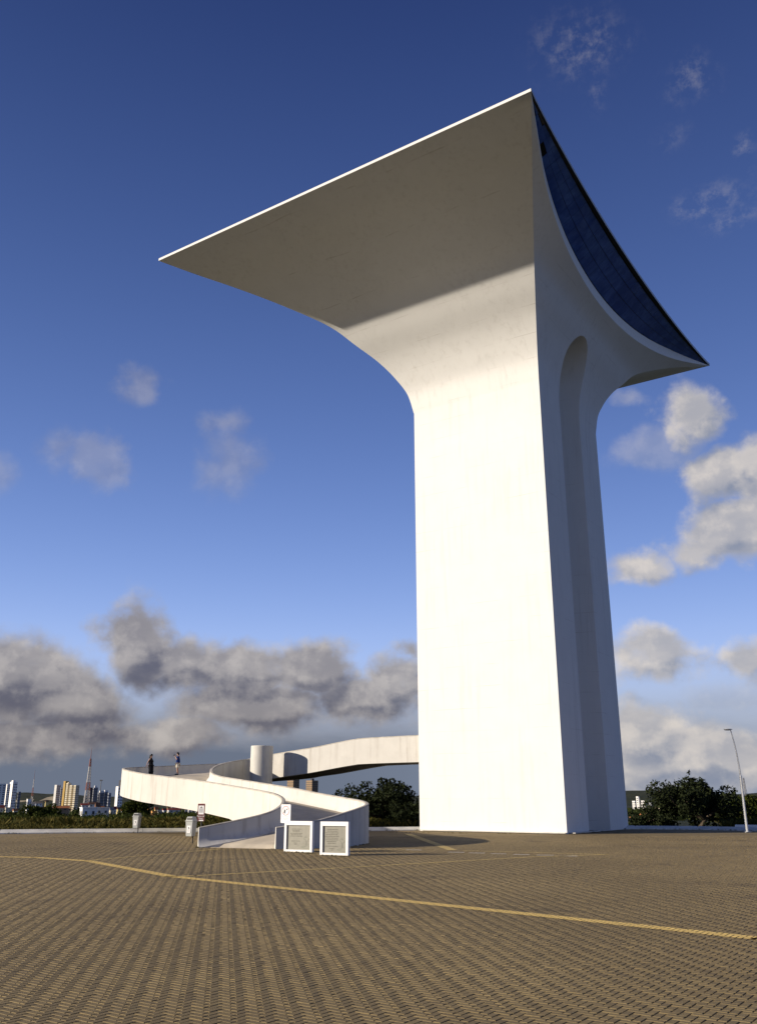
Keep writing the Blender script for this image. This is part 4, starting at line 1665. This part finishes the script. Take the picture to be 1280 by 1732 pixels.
# ------------------------------------------------------------------ maroon direction sign
dS = 55.0
zt, zb2 = at(340, 1359.8, dS).z, at(340, 1389.5, dS).z
Xs = at(340, 1380, dS)
w = 13.2 * dS * K / 1565
t = thing('direction_sign', 'maroon sign with a white pictogram panel, behind the foot of the ramp', 'sign', (Xs.x, Xs.y, 0), R(-16))
MB().tube([(0.04, .03, 0), (0.04, .03, zt - .1)], .04, 10).build('post', 'black', t)
hS = zt - zb2
rounded_rect(w, hS, .015, -.015, .003, (zt + zb2) / 2).build('panel', 'brownsign', t, normals=True)
MB().box((0, -.0165, zt - hS * .36), (w * .76, .003, hS * .50)).build('white_panel', 'sticker', t)
mbx = MB()
zp = zt - hS * .36
mbx.add([(-w * .19, -.0195, zp + .11), (w * .19, -.0195, zp + .11), (0, -.0195, zp + .19)], [(0, 1, 2)])
mbx.build('pictogram_roof', 'ink', t)
mbx = MB()
for k in range(4):
    mbx.box((w * (-.2 + .133 * k), -.0195, zp - .02), (w * .07, .003, .17))
mbx.box((0, -.0195, zp - .125), (w * .52, .003, .02))
mbx.box((0, -.0195, zp + .085), (w * .44, .003, .018))
mbx.build('pictogram_columns', 'greyink', t)
text_mesh('lettering', 'Memorial', .115, 'sticker', t, (-.01, -.0175, zb2 + hS * .285))
text_mesh('lettering', 'Natal', .115, 'sticker', t, (0, -.0175, zb2 + hS * .16))
MB().box((.03, -.0175, zb2 + hS * .045), (w * .62, .003, .055)).build('white_strip', 'sticker', t)

# ------------------------------------------------------------------ litter bins
def litter_bin(label, x, ybase, ytop, rz):
    p = gnd(x, ybase)
    d = p.y / K
    t = thing('litter_bin', label, 'litter bin', p, rz, 'grey litter bins on posts')
    zt_ = at(x, ytop, d).z
    hb = zt_ * 0.74
    z0 = zt_ - hb
    w0, w1, dp = .36, .44, .40
    MB().tube([(.06, .12, 0), (.06, .12, z0 + .3)], .032, 10).build('post', 'black', t)
    mbx = MB()
    hz = hb * .76
    prof = [(w0 / 2, dp * .42, z0), (w1 / 2, dp / 2, z0 + hz)]
    vs = []
    for (a, b_, z) in prof:
        vs += [(-a, -b_, z), (a, -b_, z), (a, b_, z), (-a, b_, z)]
    mbx.add(vs, [(3, 2, 1, 0), (4, 5, 6, 7), (0, 1, 5, 4), (1, 2, 6, 5), (2, 3, 7, 6), (3, 0, 4, 7)])
    bevel(mbx.build('body', 'binplastic', t), .02)
    bevel(MB().box((0, 0, z0 + hz + .02), (w1 + .05, dp + .05, .045)).build('rim', 'binplastic', t), .012)
    # hood with an open slot: sides, top and dark mouth
    hh = hb - hz - .04
    zb_ = z0 + hz + .042
    hood = MB()
    a, b_ = w1 / 2, dp / 2
    hood.add([(-a, -b_, zb_), (a, -b_, zb_), (a, b_, zb_), (-a, b_, zb_), (-a * .78, -b_ * .8, zb_ + hh), (a * .78, -b_ * .8, zb_ + hh), (a * .78, b_ * .8, zb_ + hh), (-a * .78, b_ * .8, zb_ + hh)],
             [(4, 5, 6, 7), (0, 1, 5, 4), (1, 2, 6, 5), (2, 3, 7, 6), (3, 0, 4, 7)])
    hb_o = bevel(hood.build('hood', 'binplastic', t), .03)
    m_ = rounded_rect(w1 * .70, hh * .60, hh * .2, -.012, .004, 0)
    mo = m_.build('mouth', 'black', t, normals=True)
    mo.location = (0, -b_ * .905, zb_ + hh * .46)
    mo.rotation_euler = (R(-12), 0, 0)
    MB().box((0, -dp * .47 - .004, z0 + hz * .48), (w0 * .62, .006, hz * .48)).build('sticker', 'sticker', t).rotation_euler = (0, 0, 0)
    mbx = MB()
    zc_ = z0 + hz * .55
    y_ = -dp * .47 - .009
    mbx.box((-.01, y_, zc_ + .035), (.05, .003, .05))
    mbx.box((.015, y_, zc_ - .025), (.055, .003, .06))
    mbx.build('pictogram', 'ink', t)
    mbx = MB()
    for q in range(3):
        mbx.box((0, y_, zc_ - .10 - .03 * q), (.15 - .02 * q, .003, .010))
    o = mbx.build('small_print', 'greyink', t)
    o['kind'] = 'stuff'
    return t


litter_bin('grey litter bin on a black post right beside the foot of the ramp', 321.5, 1427, 1381.8, R(-24))
litter_bin('smaller looking grey litter bin further off by the kerb, near the dry grass', 230, 1410, 1375.8, R(-16))

# weeds in the joints along walls and kerb
rng = np.random.default_rng(5)
mb = MB()
spots_ = []
for k in range(170):
    e0 = edge[2 + k % 11]
    e1 = edge[3 + k % 11]
    p = e0.lerp(e1, float(rng.uniform(0, 1)))
    spots_.append((p.x, p.y - 0.75 - abs(rng.normal(0, .25)), rng.uniform(.03, .10)))
for (xa, ya, xb, yb, n_) in ((480, 1441, 531, 1444.5, 30), (541, 1447.5, 592, 1449.5, 30), (640, 1408, 706, 1409, 16), (712, 1409, 958, 1412, 40), (596, 1432, 624, 1428, 24), (330, 1434, 345, 1434.5, 10)):
    for k in range(n_):
        t_ = rng.uniform(0, 1)
        p = gnd(xa + (xb - xa) * t_, ya + (yb - ya) * t_)
        spots_.append((p.x + rng.normal(0, .04), p.y + rng.normal(-.02, .05), rng.uniform(.02, .07)))
for (x, y, hh) in spots_:
    for q in range(9):
        a = rng.uniform(0, 2 * math.pi)
        l = hh * rng.uniform(.6, 1.3)
        w_ = .004 + .08 * hh
        bx, by = x + rng.normal(0, hh * .5), y + rng.normal(0, hh * .4)
        dx, dy = math.cos(a), math.sin(a)
        mb.add([(bx - dy * w_, by + dx * w_, 0), (bx + dy * w_, by - dx * w_, 0), (bx + dx * l * .7, by + dy * l * .7, l)], [(0, 1, 2)])
tag(mb.build('weeds', 'grass'), 'small weeds in the joints along the kerb, tower foot and plaques', 'weeds', kind='stuff')

# ------------------------------------------------------------------ people
def skin_body(name, joints, edges, radii, m, parent, sub=2):
    me = bpy.data.meshes.new(name)
    me.from_pydata(joints, edges, [])
    o = link(name, me, parent)
    sk = o.modifiers.new('skin', 'SKIN')
    sk.use_smooth_shade = True
    lay = me.skin_vertices[0] if me.skin_vertices else None
    if lay is None:
        bm = bmesh.new()
        bm.from_mesh(me)
        bm.verts.layers.skin.new()
        bm.to_mesh(me)
        bm.free()
        lay = me.skin_vertices[0]
    for i, r in enumerate(radii):
        lay.data[i].radius = r if hasattr(r, '__len__') else (r, r)
    lay.data[0].use_root = True
    sb = o.modifiers.new('subdivision', 'SUBSURF')
    sb.levels = sub
    sb.render_levels = sub
    me.materials.append(M[m])
    return o


def hand(parent, wrist, direction, bend, side, name='hand'):
    """five tapering fingers as short skinned chains rooted in the palm (part of the body)"""
    d = Vector(direction).normalized()
    s = Vector(side).normalized()
    b_ = Vector(bend).normalized()
    w = Vector(wrist)
    mbx = MB()
    palm = [w, w + d * .045, w + d * .085]
    mbx.tube(palm, [.022, .034, .030], 8)
    for k, L in enumerate((.062, .072, .068, .054)):
        r0 = w + d * .078 + s * (-.024 + .016 * k)
        mbx.tube([r0, r0 + d * L * .5 + b_ * .008, r0 + d * L * .75 + b_ * .03], [.0085, .008, .006], 6)
    r0 = w + d * .03 - s * .028
    mbx.tube([r0, r0 - s * .02 + d * .025, r0 - s * .018 + d * .055 + b_ * .012], [.010, .009, .007], 6)
    return mbx.build(name, 'skin', parent, smooth=60)


def head_parts(parent, c, face, r=.105, long_hair=False):
    """hair shell, nose, eyes, mouth and ears on a head centred at c looking along face"""
    f = Vector(face).normalized()
    s = f.cross(Vector((0, 0, 1))).normalized()
    up = Vector((0, 0, 1))
    c = Vector(c)
    mbx = MB()
    rows = []
    for i in range(9):
        el = -0.75 + (math.pi / 2 + .75) * i / 8
        row = []
        for k in range(19):
            a = 2 * math.pi * k / 18
            q = (f * math.cos(a) + s * math.sin(a)) * math.cos(el) * r * 1.10 + up * math.sin(el) * r * 1.25
            fr = max(0, math.cos(a))
            lift = fr * (.075 + max(0, -el) * .14) if el < .75 else 0
            row.append(c + q + up * (lift + .01) - f * .012)
        rows.append(row)
    mbx.grid(rows)
    if long_hair:
        mbx.tube([c - f * .05 + up * .05, c - f * .085 - up * .08, c - f * .09 - up * .26, c - f * .075 - up * .36], [.11, .12, .10, .05], 10)
    mbx.build('hair', 'hair', parent, smooth=60)
    mbx = MB()
    mbx.tube([c + f * r * .9 + up * .02, c + f * (r + .02) - up * .015], [.010, .014], 6)
    for q in (-1, 1):
        mbx.tube([c + s * q * r * .82 - up * .02, c + s * q * r * .9 + up * .03], [.012, .014], 6)
    mbx.build('nose_and_ears', 'skin', parent, smooth=60)
    mbx = MB()
    for q in (-1, 1):
        p_ = c + f * r * .90 + s * q * .034 + up * .022
        mbx.tube([p_ - f * .004, p_ + f * .004], [.010, .008], 6)
    mbx.tube([c + f * r * .93 - up * .05 - s * .022, c + f * r * .95 - up * .05, c + f * r * .93 - up * .05 + s * .022], [.005, .006, .005], 5)
    mbx.build('eyes_and_mouth', 'ink', parent)


# man in navy shirt taking a picture towards the left
pm_ = at(299, 1313, 80.0)
zf = deck_z(pm_.x, pm_.y)
man = thing('person', 'person in a navy shirt and beige shorts holding up a camera on the upper ramp', 'person', (pm_.x, pm_.y, zf), R(8))
J = [(0.02, 0, .92), (0.03, 0, 1.12), (0.03, 0, 1.36), (0.0, 0, 1.49), (-.02, 0, 1.60), (-.03, 0, 1.70),
     (.02, -.17, 1.40), (-.08, -.23, 1.20), (-.21, -.09, 1.44), (.02, .17, 1.40), (-.08, .23, 1.20), (-.21, .07, 1.44),
     (0.02, -.09, .88), (-.01, -.10, .48), (.03, -.10, .09), (-.10, -.11, .04), (0.02, .09, .88), (.03, .11, .48), (.10, .11, .09), (-.03, .12, .04)]
E = [(0, 1), (1, 2), (2, 3), (3, 4), (4, 5), (2, 6), (6, 7), (7, 8), (2, 9), (9, 10), (10, 11), (0, 12), (12, 13), (13, 14), (14, 15), (0, 16), (16, 17), (17, 18), (18, 19)]
RR = [(.15, .12), (.14, .12), (.15, .12), .065, .085, .075, .058, .042, .030, .058, .042, .030, .085, .055, .038, .035, .085, .055, .038, .035]
skin_body('body', J, E, RR, 'skin', man)
skin_body('shirt', [(0.02, 0, .88), (0.03, 0, 1.12), (0.03, 0, 1.36), (.01, 0, 1.45), (.02, -.18, 1.39), (-.03, -.22, 1.22), (.02, .18, 1.39), (-.03, .22, 1.22)],
          [(0, 1), (1, 2), (2, 3), (2, 4), (4, 5), (2, 6), (6, 7)], [(.21, .19), (.20, .18), (.215, .18), .085, .115, .105, .115, .105], 'navy', man)
skin_body('shorts', [(0.02, 0, .92), (.02, -.09, .84), (.0, -.10, .52), (.02, .09, .84), (.03, .11, .52)], [(0, 1), (1, 2), (0, 3), (3, 4)], [(.20, .18), .15, .125, .15, .125], 'beige', man)
head_parts(man, (-.035, 0, 1.65), (-1, 0, 0))
hand(man, (-.21, -.09, 1.44), (-.5, .25, .8), (-.2, .8, .1), (0.4, .1, -.3))
hand(man, (-.21, .07, 1.44), (-.5, -.2, .8), (-.2, -.8, .1), (-0.4, .1, .3))
mbx = MB()
for (fx, fy) in ((-.06, -.11), (.02, .12)):
    mbx.tube([(fx + .09, fy, .035), (fx, fy, .045), (fx - .10, fy, .03)], [.045, .048, .035], 10)
mbx.build('shoes', 'ink', man, smooth=60)
camt = thing('camera', 'small black camera held up to the face of the person in navy', 'camera', man.matrix_basis @ Vector((-.27, -.01, 1.56)), R(8))
bevel(MB().box((0, 0, 0), (.06, .13, .085)).build('camera_body', 'black', camt), .01)
MB().tube([(-.03, 0, -.005), (-.10, 0, -.005)], [.034, .032], 14).build('lens', 'ink', camt)

# woman in black leaning on the parapet
pw = at(253.5, 1312, 76.3)
zf = deck_z(pw.x, pw.y)
wom = thing('person', 'person with long dark hair and a long black dress leaning on the ramp parapet', 'person', (pw.x, pw.y, zf), R(-10))
J = [(0.02, 0, .93), (0.02, 0, 1.10), (-.01, 0, 1.32), (-.01, 0, 1.44), (.0, 0, 1.53), (.01, 0, 1.62),
     (-.05, -.15, 1.35), (-.17, -.19, 1.10), (-.26, -.15, .88), (-.06, .15, 1.35), (-.20, .20, 1.12), (-.28, .22, .90),
     (0.02, -.08, .88), (.06, -.08, .47), (.05, -.08, .09), (.15, -.09, .04), (0.02, .08, .88), (.08, .09, .47), (.12, .09, .09), (.22, .10, .04)]
RR = [(.12, .10), (.10, .085), (.115, .09), .045, .08, .07, .046, .034, .025, .046, .034, .025, .08, .05, .033, .03, .08, .05, .033, .03]
skin_body('body', J, E, RR, 'skin', wom)
skin_body('dress', [(0.02, 0, 1.02), (0.0, 0, 1.16), (-.01, 0, 1.33), (-.01, -.10, 1.40), (-.01, .10, 1.40), (.03, 0, .88), (.06, 0, .5), (.09, 0, .10)],
          [(0, 1), (1, 2), (2, 3), (2, 4), (0, 5), (5, 6), (6, 7)], [(.19, .17), (.165, .145), (.185, .15), .08, .08, (.22, .19), (.21, .18), (.25, .21)], 'dress', wom)
head_parts(wom, (.005, 0, 1.575), (.8, -.6, 0), .098, True)
hand(wom, (-.26, -.15, .88), (-.4, .1, -.7), (-.6, 0, .2), (0.1, 1, 0))
hand(wom, (-.28, .22, .90), (-.4, .1, -.7), (-.6, 0, .2), (0.1, -1, 0))
